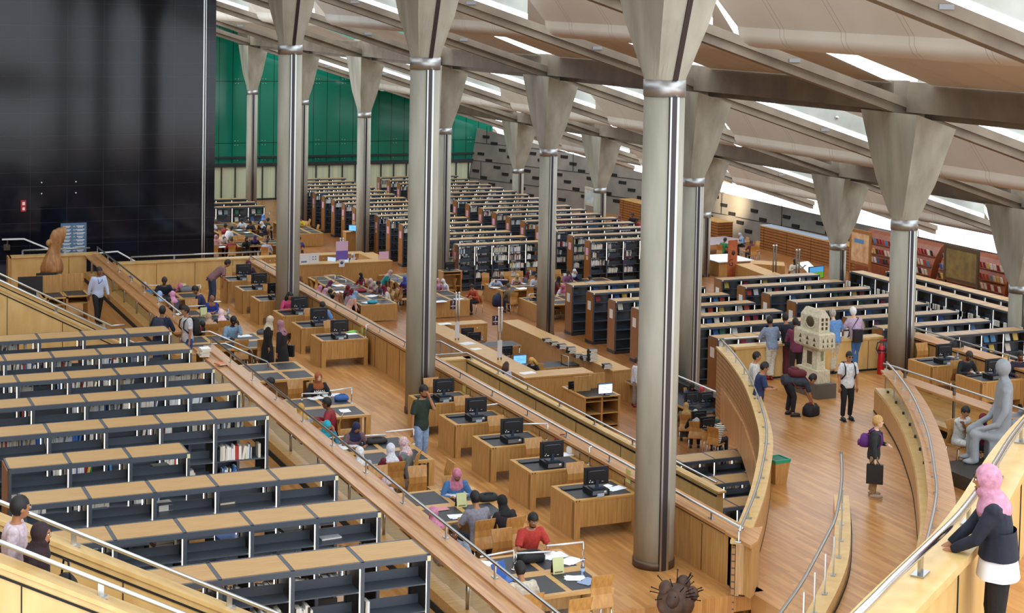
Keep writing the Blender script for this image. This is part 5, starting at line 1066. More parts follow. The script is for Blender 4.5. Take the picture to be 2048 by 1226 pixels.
        for j in range(nv+1):
            t=PI*j/nv
            for i in range(nu):
                a=2*PI*i/nu; k=1+(.05*math.sin(i*7.3+j*5.1)*math.sin(j*3.7) if ht in 'cl' else .015*math.sin(i*5+j*3)); vs.append(Vector((r[0]*k*math.sin(t)*math.cos(a),r[1]*k*math.sin(t)*math.sin(a)-.014,r[2]*k*math.cos(t)+.028)))
        for j in range(nv):
            for i in range(nu):
                q=(j*nu+i,(j+1)*nu+i,(j+1)*nu+(i+1)%nu,j*nu+(i+1)%nu); c=sum((vs[z] for z in q),Vector())/4
                if c.y>.045 and c.z<.062: continue
                if c.y>-.02 and c.z<-.005: continue
                if c.z<(-.065 if ht!='l' else -.12): continue
                fs.append(q)
        g.add([hm@v for v in vs],fs,0,True)
        if ht=='l':
            lg=G()
            for i in range(9):
                a=PI*(1.0+i/8); c0=Vector((.085*math.cos(a),.085*math.sin(a)-.02,.0)); lg.path([c0+Vector((0,0,.06)),c0*1.15+Vector((.01*math.sin(i*3),-.01,-.1)),c0*1.1+Vector((.02*math.sin(i*5),-.03,-.24)),c0*.9+Vector((0,-.03,-.36))],[.03,.042,.04,.015],7)
            g.add([hm@Vector(v) for v in lg.v],lg.f,0,True)
        obj('hair',g,noisy('hair_'+hc,hc,shade(hc,1.5),(20,20,4),3,.6),rt)
    if beard:
        bg=G().ell((0,.03,-.07),.058,.062,.048,12,8); 
        k=[q for q in bg.f if sum(bg.v[j][2] for j in q)/len(q)<-.062]; obj('beard',G().add([hm@Vector(v) for v in bg.v],k,0,True),M('beard_'+beard,beard,.8),rt)
    if sit and not noc:
        lb='oak chair under the '+label; a=rad(face)+PI; w=lb.split(); chair(base.x,base.y,zf,face,' '.join(w[:16]).rstrip(','))
    PEOPLE.append((rt,hm,arms,up)); return rt,hm,arms,up
B_,C_,D_,F_='a9744f','7a4e33','3a251b','dcb394'   # skin tones
FLW=noisy('floral_pink','d98fa6','f3e6e6',(30,30,30),2,.8,2); FLM=noisy('floral_multi','c65a62','cfe0dc',(22,22,22),2,.8,3); LEO=noisy('white_black_print','2a2326','ece4e2',(30,30,30),2,.8,3); TRP=noisy('stripe_knit','dcd6c4','e8e2d2',(1,1,1),1,.8); lines_mat(TRP,[(2,.05,[0],.011)],'3f3a34'); SHS=noisy('fine_stripe_shirt','a9bce0','c4d2ec',(60,60,1),2,.75); CHK=noisy('check_shirt','6d4a4c','8d6a6c',(24,24,24),2,.8,1)
O=0
L_=.5; Zf=ZF
rows=[
 # terrace and stair
 (199,543,L_,'wk',15,'fine_stripe_shirt','l','121318','t','s','1d1a18',C_,'person in a pale striped shirt with lanyard walking on the bookcase terrace',1.72,{}),
 (325,622,L_,'le',150,'1c2340','l','1f2a52','t','s','14110f',C_,'person in navy with a dark backpack leaning on the oak ledge, seen from behind',1.75,{}),
 (370,622,L_,'st',-80,'d9d9dc','s','2f5596','t','s','15110f',B_,'person in a white tee shirt and blue jeans with a red-black backpack on the short stair',1.76,{'shoe':'d9d6cd'}),
 # farthest study table
 (329,562,O,'wr',0,'1b2233','l','22242c','t','s','2a211c',C_,'person with thinning hair in a navy shirt at the farthest study table',1.75,{}),
 (289,572,O,'hc',-20,'2d86b5','l','2b2b36','t','h','c9b8b6',B_,'person in a grey headscarf and bright blue cardigan at the farthest study table',1.62,{}),
 (260,560,O,'up',30,'2b2f5e','l','2b2b36','t','h','2f3c8c',B_,'person in a blue headscarf half hidden by the glass balustrade',1.6,{}),
 (319,590,O,'wr',180,'3a4a78','l','2b2b36','t','h','a6c0e8',B_,'person in a light blue headscarf seen from behind at the farthest table',1.6,{'nod':10}),
 (345,590,O,'wr',180,'59505a','l','2b2b36','t','h','e79ac0',B_,'person in a rose pink headscarf seen from behind at the farthest table',1.6,{'nod':10}),
 (361,574,O,'sl',0,'241f2a','l','2b2b36','t','h','d97aa8',B_,'person in a hot pink headscarf asleep on the farthest table',1.6,{}),
 (391,580,O,'wr',-100,'2a3058','s','2b2b36','t','s','14100e',B_,'person with dark hair and beard in navy tee turned to the left at the farthest table',1.72,{'beard':'1a1310'}),
 # seventh / sixth
 (337,604,O,'hc',0,'15161a','s','1c1d22','t','s','15110f',B_,'person in black resting the face in one hand at the seventh table',1.72,{}),
 (424,598,O,'ph',0,'2a3e9c','l','3b1a26','t','h','9c6b52',B_,'person in a brown headscarf and royal blue top holding a phone, standing at the seventh table',1.3,{}),
 (417,634,O,'wr',180,'c9a890','l','2b2b36','t','h','c3a182',B_,'person in a beige headscarf seen from behind at the seventh table',1.6,{'nod':10}),
 (442,627,O,'wr',180,'2a2226','l','2b2b36','t','h','floral_pink',B_,'person in a floral pink headscarf seen from behind',1.6,{'nod':8}),
 (467,642,O,'hc',5,'8fb0cf','l','2b2d38','t','s','120e0c',D_,'person in a pale denim shirt resting the chin on one hand',1.78,{}),
 (404,650,O,'sl',10,'232a48','l','1f2330','t','s','15110f',C_,'person in navy slumped over the sixth table behind the white tee shirt',1.72,{}),
 (455,527,O,'bo',95,'check_shirt','s','3b4a66','t','s','15110f',B_,'person in a plum check shirt bending over the farthest computer desk',1.75,{}),
 (541,641,O,'st',70,'1b191c','l','17161a','d','h','d9c9ae',B_,'person in a cream headscarf standing close behind the mauve headscarf',1.62,{'nod':14}),
 (560,650,O,'st',-130,'1b181c','l','141216','d','h','a87884',B_,'person in a mauve headscarf and long black dress with a shoulder bag',1.66,{'nod':12}),
 # fourth / third
 (540,766,O,'wr',60,'1d2440','s','22242c','t','s','120e0c',B_,'person in a navy tee shirt at the fourth table beside the balustrade',1.74,{}),
 (637,755,O,'up',0,'17161a','l','1c1b20','t','h','a85a2c',F_,'person in a rust headscarf and black sweater with white lettering',1.64,{'nod':8}),
 (601,818,O,'wr',180,'c8cdd2','l','2b2b36','t','h','d3a34a',B_,'person in a mustard headscarf seen from behind',1.62,{'nod':8}),
 (653,807,O,'pt',-115,'9c2634','l','25262e','t','s','15110f',C_,'person in a maroon sweater turning left at the third table',1.74,{}),
 (654,853,O,'hc',20,'2a93ab','l','2b2b36','t','h','2fb0c4',B_,'person in a turquoise headscarf and top with cheek on fist',1.62,{}),
 (712,856,O,'wr',0,'7d5f62','l','2b2b36','t','h','23264a',B_,'person in a navy headscarf and mauve cardigan writing',1.62,{}),
 (719,906,O,'wr',180,'d9d4cc','l','2b2b36','t','h','ecebea',B_,'person in a white headscarf and cream top seen from behind',1.62,{'nod':8}),
 (781,899,O,'up',180,'6e1b2a','l','2b2b36','t','h','e4e3ec',B_,'person in a white headscarf and maroon sweater raising one hand',1.62,{}),
 (806,886,O,'up',-125,'7d847f','l','2b2b36','t','h','floral_multi',F_,'person in a floral headscarf and grey jacket turned to the left',1.62,{}),
 (848,783,O,'mo',25,'26382a','s','8fabd0','t','s','14100e',B_,'person in a dark green shirt and light jeans standing with a hand at the mouth',1.86,{'beard':'2a1d15'}),
 # second
 (773,966,O,'wr',15,'b9c8e4','l','2b2b36','t','h','e4c9cf',B_,'person in a pale pink headscarf and light blue top bent over the second table',1.62,{}),
 (914,950,O,'wr',-10,'4a78b0','l','2b2b36','t','h','d18098',B_,'person in a pink headscarf and denim jacket writing on white sheets',1.64,{}),
 (866,1027,O,'up',175,'d48ba0','l','2b2b36','t','h','d388a4',B_,'person in a pink headscarf and pink top seen from behind',1.62,{}),
 (950,997,O,'wr',185,'8d8b96','s','25262e','t','s','120e0c',B_,'person in a grey tee shirt seen from behind at the second table',1.78,{'nod':12,'lean':14}),
 (1004,1004,O,'wr',190,'2a2028','l','4a3440','d','h','131215',B_,'person in a long black headscarf seen from behind at the second table',1.64,{'nod':10}),
 (908,1066,O,'up',-30,'8c97a6','l','2b2d38','t','s','120e0c',C_,'person in a grey sweater smiling behind the balustrade rail',1.76,{'beard':'1d1512'}),
 (1066,1041,O,'wr',0,'c03a30','s','25262e','t','s','120e0c',B_,'person in a red polo shirt reading at the nearest table',1.78,{'beard':'2a1d15','nod':20,'lean':14}),
 (1040,1140,O,'wr',180,'d9cdb8','s','25262e','t','s','120e0c',B_,'person in a cream shirt seen from behind at the nearest table',1.74,{'nod':14}),
 (497,528,O,'up',0,'3a2030','l','2b2b36','t','h','5c1f40',B_,'person in a maroon headscarf behind a far computer',1.62,{}),
 (580,592,O,'wr',10,'d94a80','l','2b2b36','t','l','16110f',B_,'person with black hair in a hot pink top at the far computers',1.62,{'nod':14}),
 (645,612,O,'wr',-10,'6f97d4','s','25262e','t','s','15110f',B_,'person in a light blue shirt looking at a phone behind a far computer',1.75,{}),
 # lower floor, around the crowded table
 (601,556,Zf,'up',40,'2a2326','l','2b2b36','t','h','8a5a48',B_,'person in a brown headscarf just right of the far column',1.62,{}),
 (608,572,Zf,'sl',60,'7fa8dc','l','2b2b36','t','s','15110f',B_,'person in a light blue shirt slumped right of the far column',1.72,{}),
 (721,551,Zf,'up',-70,'8c1f30','l','2b2b36','t','h','17151a',F_,'person in a black headscarf and dark red top at the far end of the crowded table',1.64,{}),
 (781,545,Zf,'bo',70,'2a8f90','s','27406e','t','h','c9a8a0',B_,'person in a teal top and jeans leaning over the next table',1.6,{'lean':35}),
 (661,566,Zf,'wr',90,'cfc8a0','l','2b2b36','t','h','6e1f50',B_,'person in a plum headscarf at the crowded table',1.62,{}),
 (640,576,Zf,'wr',90,'d98aa8','l','2b2b36','t','h','e09ab8',B_,'person in a pink headscarf over black at the crowded table',1.62,{}),
 (651,582,Zf,'wr',90,'6e2030','l','2b2b36','t','h','e4b0c4',B_,'person in a pale pink headscarf and maroon sleeves at the crowded table',1.62,{}),
 (660,584,Zf,'wr',90,'5f93b0','s','2b2b36','t','s','15110f',C_,'person with dark hair in a grey-blue tee shirt at the crowded table',1.72,{}),
 (675,592,Zf,'hc',90,'a86a52','l','6d6a7a','d','h','a8705a',B_,'person in a long tan headscarf behind the desk parapet',1.64,{}),
 (696,576,Zf,'up',90,'2a2326','l','2b2b36','t','h','7a1a2c',B_,'person in a dark red headscarf at the crowded table',1.62,{}),
 (703,583,Zf,'wr',90,'b9a8b0','l','2b2b36','t','h','6f1828',B_,'person in a crimson headscarf and printed sleeves at the crowded table',1.62,{}),
 (712,588,Zf,'bo',95,'e8b8a8','l','e4a898','d','h','8fb4e0',B_,'person in a light blue headscarf and long pink dress leaning on the crowded table',1.66,{'lean':30}),
 (767,576,Zf,'wr',-90,'e6e4e2','l','2b2b36','t','h','7a1830',B_,'person in a dark red headscarf and white top at the crowded table',1.64,{}),
 (757,567,Zf,'wr',-90,'4a4a58','l','2b2b36','t','s','14100e',C_,'person with dark hair on the right of the crowded table',1.72,{}),
 (749,568,Zf,'wr',-90,'a87a88','l','2b2b36','t','h','d9d4b8',B_,'person in a cream headscarf on the right of the crowded table',1.62,{}),
 (741,562,Zf,'wr',-90,'b07a90','l','2b2b36','t','h','floral_multi',B_,'person in a floral headscarf on the right of the crowded table',1.62,{}),
 (809,558,Zf,'up',-60,'5a2a6a','l','2b2b36','t','h','2f58c0',B_,'person in a bright blue headscarf and purple top beside the second big column',1.62,{}),
 # right of the second column
 (875,562,Zf,'up',-40,'b87a90','l','2b2b36','t','h','d8a0b4',B_,'person in a pink headscarf just right of the second big column',1.62,{}),
 (886,563,Zf,'wr',-60,'dcd6d4','l','2b2b36','t','h','e9e8ea',B_,'person in a white headscarf and pale jacket right of the second big column',1.62,{}),
 (944,574,Zf,'wr',-70,'c4502c','l','24222c','t','s','241a14',B_,'person in an orange sweater sitting sideways at the table end',1.74,{}),
 (992,558,Zf,'sl',-20,'b4cce8','l','2b2b36','t','s','14100e',B_,'person in a pale blue shirt bent over the table before the tall bookcases',1.72,{'lean':40}),
 (1003,553,Zf,'wr',-20,'5a2a70','l','2b2b36','t','s','6a5a4a',B_,'person in purple with a cap at the table before the tall bookcases',1.7,{}),
 (1035,553,Zf,'wr',0,'e4b0b8','l','2b2b36','t','h','c9b27a',B_,'person in a pink shirt and tan headscarf at the table before the tall bookcases',1.62,{'lean':30}),
 (1056,548,Zf,'up',50,'5a6470','l','2b2b36','t','h','6a1a26',F_,'person in a dark red headscarf and grey top looking right',1.64,{}),
 (1073,553,Zf,'wr',0,'c9ccd0','l','2b2b36','t','s','2a211c',B_,'person in pale grey partly hidden by the slim column',1.72,{}),
 (1017,573,Zf,'wr',185,'6b6044','l','2b2b30','t','s','3a3028',B_,'person in an olive jacket seen from behind with a backpack on the floor',1.74,{'lean':30,'nod':30}),
 (1072,580,Zf,'wr',-120,'1a1a1e','l','2b2b36','t','s','14100e',C_,'person in black at the table behind the slim column',1.74,{}),
 (1118,558,Zf,'up',60,'6a1a2c','l','2b2b36','t','h','1a171c',B_,'person in a black headscarf and dark red top right of the slim column',1.62,{}),
 (1136,546,Zf,'hc',10,'8a5a80','l','2b2b36','t','s','14100e',C_,'person in a purple shirt right of the slim column',1.72,{}),
 (1149,543,Zf,'hc',-10,'22366e','l','2b2b36','t','h','e9e8ec',F_,'person in a white headscarf and navy jacket with hands at the face',1.62,{}),
 (1126,574,Zf,'wr',-30,'e2dce4','l','2b2b36','t','h','cf6a90',B_,'person in a rose headscarf and white blouse beside the periodical cases',1.62,{}),
 (1180,556,Zf,'sl',180,'8fb0d8','l','2b2b36','t','s','1a1512',C_,'person in a light blue hooded jacket with head down behind the periodical cases',1.72,{'lean':40}),
 (706,511,Zf,'up',-40,'4a4a3a','l','2b2b36','t','h','cfcfd4',B_,'person in a pale grey headscarf seated behind the help desk',1.62,{}),
 (1013,731,Zf,'st',120,'c9d0dc','l','2b3a5a','t','l','3a2218',F_,'person with long curly brown hair in a pale top standing at reception',1.66,{}),
 (1063,722,Zf,'wr',-60,'1a1a1c','l','2b2b36','t','l','a8803f',F_,'person with blond hair in black working inside the reception',1.66,{}),
 (1275,722,Zf,'st',60,'e0e0e6','l','9c9088','t','s','2a211c',B_,'person in a white top and patterned trousers half hidden by the nearest column',1.7,{'shoe':'7a2030'}),
 # far left
 (428,429,Zf,'up',60,'b9bcc2','s','2b2b36','t','s','15110f',C_,'person with dark hair at the black block edge in the far reading area',1.72,{}),
 (442,424,Zf,'wr',10,'c9ccd2','l','2b2b36','t','s','15110f',C_,'person in a white jacket at the magazine displays table',1.74,{}),
 (426,438,Zf,'up',90,'a81f24','s','2b2b36','t','s','15110f',C_,'person in a red tee shirt at the black block edge',1.72,{}),
 (431,443,Zf,'up',90,'c9ccd2','s','7a8aa0','t','s','4a4038',C_,'person with grey hair in a pale tee shirt near the black block',1.72,{}),
 (451,452,Zf,'up',100,'9c2028','s','2b2b36','t','s','15110f',C_,'person in a red sweater at the far table of white notebooks',1.74,{}),
 (463,457,Zf,'bo',120,'dfe1e6','s','4a5a78','t','s','15110f',C_,'person in a white tee shirt leaning over the far table from the left',1.75,{'lean':40}),
 (483,441,Zf,'wr',-50,'cfd1d6','s','2b2b36','t','s','1a1512',C_,'person in a white tee shirt and beard at the far table',1.75,{'beard':'1d1512'}),
 (494,437,Zf,'wr',-40,'3a3a40','s','2b2b36','t','s','15110f',C_,'person with dark hair behind the black tee shirt at the far table',1.72,{}),
 (500,445,Zf,'wr',-50,'1a1a1c','s','2b2b36','t','s','15110f',C_,'person in a black tee shirt with yellow print at the far table',1.74,{}),
 (526,433,Zf,'up',180,'2a3a6a','l','1a1f3a','d','h','5a94d8',B_,'person in a sky blue headscarf in the far reading area',1.62,{}),
 (536,440,Zf,'wr',120,'26382e','l','2b2b36','t','s','15110f',C_,'person in a dark green jacket beside the far column',1.74,{}),
 (523,447,Zf,'wr',-80,'1c2340','l','2b2b36','t','h','e6e6ea',B_,'person in a white headscarf and navy dress at the far table',1.62,{}),
 (432,474,Zf,'up',-20,'d0a0a0','l','2b2b36','t','h','d09a9c',B_,'person in a dusty pink headscarf at the far red-jacket table',1.62,{}),
 (447,474,Zf,'hc',10,'d4b0a8','l','2b2b36','t','h','dcd4d0',B_,'person in a pale headscarf and pink top at the far red-jacket table',1.62,{}),
 (463,480,Zf,'wr',170,'8c2434','l','2b2b36','t','s','15110f',C_,'person in a red jacket with white and navy shoulder stripes, seen from behind',1.74,{}),
 (493,479,Zf,'hc',-10,'17161a','l','17161a','t','h','141316',B_,'person in a black headscarf at the far red-jacket table',1.62,{}),
 (510,475,Zf,'wr',-10,'1a181e','l','1a181e','t','h','4a2a80',B_,'person in a violet headscarf and black top at the far red-jacket table',1.62,{}),
 (534,483,Zf,'wr',150,'b0b4c8','l','2b2b36','t','s','15110f',C_,'person in a pale shirt at the right end of the far red-jacket table',1.74,{}),
 (601,437,Zf,'wr',-60,'e0c22a','s','2b2b36','t','s','1f2338',B_,'person in a yellow tee shirt right of the far column',1.72,{}),
 (599,478,Zf,'wr',150,'4a4a90','s','2b2b36','t','s','15110f',B_,'person in a violet-blue shirt right of the far column, above the help desk',1.72,{}),
 # far right
 (1450,480,Zf,'wr',110,'2f7a4a','s','1a1a1e','t','s','15110f',C_,'person in a green tee shirt at the far meeting table',1.74,{}),
 (1480,470,Zf,'wr',-100,'7a9ac0','l','2b2b36','t','h','b9bcc4',B_,'person in a grey headscarf and pale blue top at the far meeting table',1.62,{}),
 (1502,484,Zf,'up',180,'6a3a40','l','2b2b36','t','h','5a3238',B_,'person in a brown headscarf seen from behind at the far meeting table',1.62,{}),
 (1590,523,Zf,'pt',0,'d9cfb8','l','2b2b36','t','s','15110f',D_,'person in a cream jacket seated at the far service desk',1.74,{}),
 (1240,434,Zf,'up',90,'6a3a3c','l','2b2b36','t','h','7a4a44',B_,'person in a brown headscarf at the dim table left of the nearest column',1.62,{}),
 (1265,430,Zf,'up',-60,'1f1c20','l','2b2b36','t','s','15110f',C_,'person in black at the dim table left of the nearest column',1.74,{}),
 (1274,440,Zf,'wr',-100,'9c2030','l','2b2b36','t','s','15110f',C_,'person in red at the dim table left of the nearest column',1.72,{}),
 (2042,589,Zf,'mo',-60,'2a6a78','s','2b2b36','t','s','15110f',B_,'person in a teal tee shirt by the book wall at the right edge',1.74,{}),
 (1827,546,Zf,'up',-120,'8c2030','s','2b2b36','t','s','15110f',C_,'person in red behind the right-hand column at the far computers',1.72,{}),
 # computers in the opening
 (1384,774,Zf,'wr',-20,'2a4a78','l','2b2b36','t','h','1a181e',B_,'person in a black headscarf and denim at the computers in the opening',1.62,{}),
 (1404,780,Zf,'wr',-20,'2a2a60','l','2b2b36','t','h','d0404c',B_,'person in a coral red headscarf at the computers in the opening',1.62,{}),
 (1372,813,Zf,'wr',150,'7a6a50','l','4a4a40','d','h','b08a50',B_,'person in a tan headscarf with back to the camera in the opening',1.62,{}),
 (1391,827,Zf,'wr',150,'17161a','l','17161a','t','h','white_black_print',B_,'person in a black and white printed headscarf in the opening',1.62,{}),
 (1431,826,Zf,'wr',130,'2a4a40','l','22242a','t','s','15110f',C_,'person in a dark green sweater in the opening',1.74,{}),
 (1445,838,Zf,'sl',120,'stripe_knit','l','1a1a1e','t','s','15110f',B_,'person in a striped knit sweater nearest in the opening',1.72,{'lean':35}),
 # walkway
 (1539,642,O,'le',175,'8c9cb4','l','dcd6c4','t','s','15110f',C_,'person in a blue-grey shirt and cream trousers leaning on the parapet, back turned',1.72,{'shoe':'8c1a1f'}),
 (1570,636,O,'le',178,'1a1c24','s','5a1a2c','t','s','15110f',B_,'person in a black tee shirt and maroon trousers with an arm round a friend',1.76,{'hand':[(-.5,.12,1.42),(.2,.4,1.05)]}),
 (1591,646,O,'ph',165,'7a3450','l','2a2226','t','s','15110f',B_,'person in a plum shirt with a shoulder bag beside the stone house',1.74,{}),
 (1665,628,O,'le',170,'6a9ad4','s','cfc4aa','t','s','8c8478',F_,'person with grey hair in a blue polo shirt and cream trousers at the parapet',1.78,{}),
 (1706,624,O,'le',175,'cdb4cc','l','3f6da4','t','s','d9d6d0',F_,'person with white hair in a lilac shirt and blue jeans at the parapet',1.8,{}),
 (1514,714,O,'st',60,'dad8d2','l','3a3a48','t','s','120e0c',B_,'person in a white shirt behind the curved parapet rail',1.7,{}),
 (1529,735,O,'ph',70,'22345c','s','1c2438','t','s','120e0c',B_,'person in a navy shirt with a camera looking down at a phone',1.74,{'shoe':'4a5664'}),
 (1625,758,O,'bd',75,'2f3440','s','17181c','t','s','120e0c',B_,'person with a maroon backpack bending over a bag by the stone house',1.72,{'shoe':'2a2622','lean':95}),
 (1699,714,O,'st',-10,'e6e6e8','s','15161a','t','s','120e0c',B_,'person in a white tee shirt and sunglasses holding a camera strap',1.72,{'shoe':'1a1c2c'}),
 (1757,845,O,'bag',50,'2c2f31','l','a88c64','t','c','967443',F_,'person with curly blond hair in a dark fleece carrying a black bag',1.7,{'shoe':'b09a80'}),
 (1938,712,O,'wr',0,'1f2024','l','22242a','t','s','2a211c',C_,'person in a dark hooded jacket over blue at the right-hand desks',1.74,{'beard':'2a211c'}),
 (2041,712,O,'up',-20,'2a2038','l','22242a','t','s','15110f',C_,'person in a dark purple sweater at the right edge behind the statue',1.76,{'beard':'1d1512'}),
 (1931,824,O,'cr',10,'d3d8d4','s','e0e0e0','t','s','14100e',B_,'person in a pale tee shirt sitting with arms crossed behind the statue',1.74,{}),
 (1968,838,O,'up',20,'8c2030','l','22242a','t','h','7a1a28',B_,'person in dark red beside the crossed arms, half hidden by the statue',1.6,{}),
]
for r in rows: 
    o=person(*r[:13],H=r[13],**r[14])
bpy.data.objects.remove(_tmp)
# woman on the balcony, hands on the ledge
wb=uz(1992,1336,BF)
PW=person(0,0,BF,'ha',-130,'171b2c','l','141316','t','h','cf8fa4',B_,'person in a pink headscarf, navy blazer and white shirt resting hands on the balcony ledge',H=1.62,look=6,fine=.012,at=(wb.x,wb.y,BF),hand=[(-.09,.40,1.0),(.05,.42,1.0)])
rt=PW[0]; f=lambda z,a,b:[(a*math.cos(q)*(1+.04*math.sin(6*q)),b*math.sin(q)*(1+.03*math.cos(5*q))+.01,z) for q in [2*PI*i/28 for i in range(28)]]
obj('shirt_tail',G().loft([f(1.02,.185,.145),f(.9,.205,.165),f(.79,.215,.18)],0,True,False),M('white_shirt','dfe4ea',.8),rt); obj('jacket_hem',G().loft([f(1.2,.185,.14),f(1.06,.2,.155),f(.96,.212,.17)],0,True,False),_m['cloth_171b2c'],rt)
# pair on the near stair
def stairz(x): return 4.95-.182*((x+1)/.345)
a=uy(50,1012,17.35); person(0,0,0,'st',75,'d9c4cc','l','2a2a34','t','s','120e0c',B_,'person with short black hair and glasses on the near stair behind the dark headscarf',H=1.66,fine=.012,at=(a.x-.1,17.5,a.z-1.6),look=25)
b=uy(82,1068,17.0); person(0,0,0,'st',60,'2a161c','l','24131a','d','h','2b161d',B_,'person in a long dark brown headscarf and dress going down the near stair',H=1.55,fine=.012,at=(b.x-.05,17.05,b.z-1.45))
# lettering on the black sweater
for (o,hm,arms,up) in PEOPLE:
    if 'rust headscarf' in o['label']:
        for t_,z in (('AMAN',.33),('M',.22)):
            m=text_mesh(t_,.1,PAPER); e=obj('lettering',m,None,o); p=up((0,.15,z)); e.location=p; e.rotation_euler=(PI/2-rad(8),0,PI)
    if 'yellow print' in o['label']: p=up((0,.15,.25)); obj('yellow_print',G().box(-.08,.08,-.02,.02,-.05,.05),M('print_yellow','d8c02a',.7),o,p)
    if 'sunglasses' in o['label'] or 'glasses on the near' in o['label']:
        g=G(); q=G()
        for sx in (-1,1): q.ell((sx*.033,.1,.016),.024,.008,.019,10,6).path([(sx*.055,.095,.02),(sx*.082,0,.02)],.003,5)
        g.add([hm@Vector(v) for v in q.v],q.f); obj('glasses',g,M('lens_dark','141414',.15) if 'sun' in o['label'] else glassmat('lens_clear','ffffff',.25),o)
    if 'lanyard' in o['label']: obj('lanyard',G().path([up((-.07,.06,.5)),up((-.05,.15,.4)),up((.06,.15,.32))],.008,5).path([up((.07,.06,.5)),up((.07,.15,.4)),up((.06,.15,.32))],.008,5),M('lanyard_blue','2a3f9c',.6),o)
def pack(o_idx,col,label,acc=None,sx=.15,sz=.22):
    o,hm,arms,up=o_idx; a=o.matrix_basis.copy(); rt=empty('backpack',o.location,o.rotation_euler.z,label,'backpack'); rt.scale=o.scale; m=noisy('bag_'+col,col,col,(9,9,9),3,.7,bump=.3)
    c=up((0,-.21,.25)); c0=up((0,0,.25)); nrm=(c-c0).normalized(); upv=(up((0,0,1))-up((0,0,0))).normalized(); T=Matrix.Translation(c)@Matrix(((1,-nrm.x,upv.x,0),(0,-nrm.y,upv.y,0),(0,-nrm.z,upv.z,0),(0,0,0,1)))
    g=G().loft([[Vector((sx*k*c_(t),.1*k*s_(t)-.0,z)) for t in [2*PI*i/16 for i in range(16)]] for z,k in ((-sz,.7),(-sz*.9,.98),(0,1.05),(sz*.7,.9),(sz,.55))]); obj('body',G().add([T@Vector(v) for v in g.v],g.f,0,True),m,rt)
    g=G().loft([[Vector((sx*.7*k*c_(t),.05*k*s_(t)-.1,z)) for t in [2*PI*i/12 for i in range(12)]] for z,k in ((-sz*.8,.8),(-sz*.3,1),(-.0,.8))]); obj('pocket',G().add([T@Vector(v) for v in g.v],g.f,0,True),M('bag_acc_'+(acc or col),acc or col,.7),rt)
    for s_x in (-1,1): obj('strap',G().path([up((s_x*.1,-.15,.42)),up((s_x*.12,-.03,.525)),up((s_x*.13,.13,.42)),up((s_x*.14,.16,.25)),up((s_x*.17,.02,.1))],.018,6),m,rt)
def find(t): return next(p for p in PEOPLE if t in p[0]['label'])
pack(find('red-black backpack'),'17161a','red and black backpack worn by the person in the white tee on the short stair','8c1f2a'); pack(find('dark backpack leaning'),'1a1f38','dark navy backpack worn by the person leaning on the oak ledge'); pack(find('maroon backpack bending'),'5a141f','maroon backpack worn by the bending person by the stone house'); pack(find('sunglasses'),'121318','black backpack worn by the person in sunglasses on the walkway'); pack(find('curly blond'),'5a2270','purple rucksack worn by the person with curly blond hair',None,.1,.14)
def handbag(o_idx,k,col,label,w=.3,h=.24,drop=.2,off=(0,0,0)):
    o,hm,arms,up=o_idx; w_=arms[k][2]; rt=empty('handbag',o.location,o.rotation_euler.z,label,'bag'); p=w_+Vector(off); obj('body',G().box(p.x-.05,p.x+.05,p.y-w/2,p.y+w/2,p.z-drop-h,p.z-drop),M('bag_'+col,col,.5),rt); obj('handle',G().path([(p.x,p.y-w*.3,p.z-drop),(p.x,p.y-.03,p.z),(p.x,p.y+.03,p.z),(p.x,p.y+w*.3,p.z-drop)],.01,5),M('bag_'+col),rt); return rt
handbag(find('curly blond'),1,'1d1a1b','black paper carrier bag in the hand of the person with curly blond hair',.34,.4,.1)
def sling(o_idx,col,label,sx=1,w=.32,h=.24,z=-.18,xo=.24,back=0):
    o,hm,arms,up=o_idx; rt=empty('shoulder_bag',o.location,o.rotation_euler.z,label,'bag'); rt.scale=o.scale; c=up((sx*xo,-.02-back,z)); m=M('bag_'+col,col,.5)
    obj('body',G().box(c.x-.05,c.x+.05,c.y-w/2,c.y+w/2,c.z-h/2,c.z+h/2) if not back else G().box(c.x-w/2,c.x+w/2,c.y-.05,c.y+.05,c.z-h/2,c.z+h/2),m,rt); obj('strap',G().path([c+Vector((0,0,h/2)),up((sx*.19,-.14,.2)),up((-sx*.06,-.13,.5)),up((-sx*.1,.02,.53)),up((0,.16,.3)),up((sx*.2,.1,0)),c+Vector((0,.05,h/2))],.012,5),m,rt)
sling(find('mauve headscarf and long'),'1b1b1d','black shoulder bag with pale piping on the person in the mauve headscarf',1,.4,.32,-.1,.28); sling(find('white hair in a lilac'),'15151a','black sling bag on the back of the person in the lilac shirt',-1,.26,.34,.02,.05,.16); sling(find('plum shirt'),'3a1f2a','brown shoulder bag on the person in the plum shirt',1,.28,.22,-.05)
o=find('dark brown headscarf and dress'); b=o[0].location; rt=empty('handbag',(b.x+.3,b.y-.05,b.z+.85),.3,'black handbag carried by the person in the long dark headscarf','bag'); obj('body',G().ell((0,0,0),.12,.16,.17,14,10),noisy('bag_121214','121214','121214',(9,9,9),3,.7,bump=.3),rt); obj('strap',G().path([(0,-.1,.12),(0,-.05,.3),(0,.05,.3),(0,.1,.12)],.012,5),_m['bag_121214'],rt)
o=find('bending over a bag'); w=(o[2][0][2]+o[2][1][2])/2; w=Matrix.Rotation(o[0].rotation_euler.z,3,'Z')@w+o[0].location; rt=empty('bag',(w.x,w.y,0),.4,'black bag on the floor under the hands of the bending person','bag'); obj('body',G().loft([[(.24*k*c_(t),.17*k*s_(t),z) for t in [2*PI*i/14 for i in range(14)]] for z,k in ((0,.9),(.05,1),(.2,.95),(.3,.6))]),_m['bag_121214'],rt); obj('flap',G().ell((0,0,.3),.12,.09,.03),M('flap_maroon','6a1420',.7),rt)
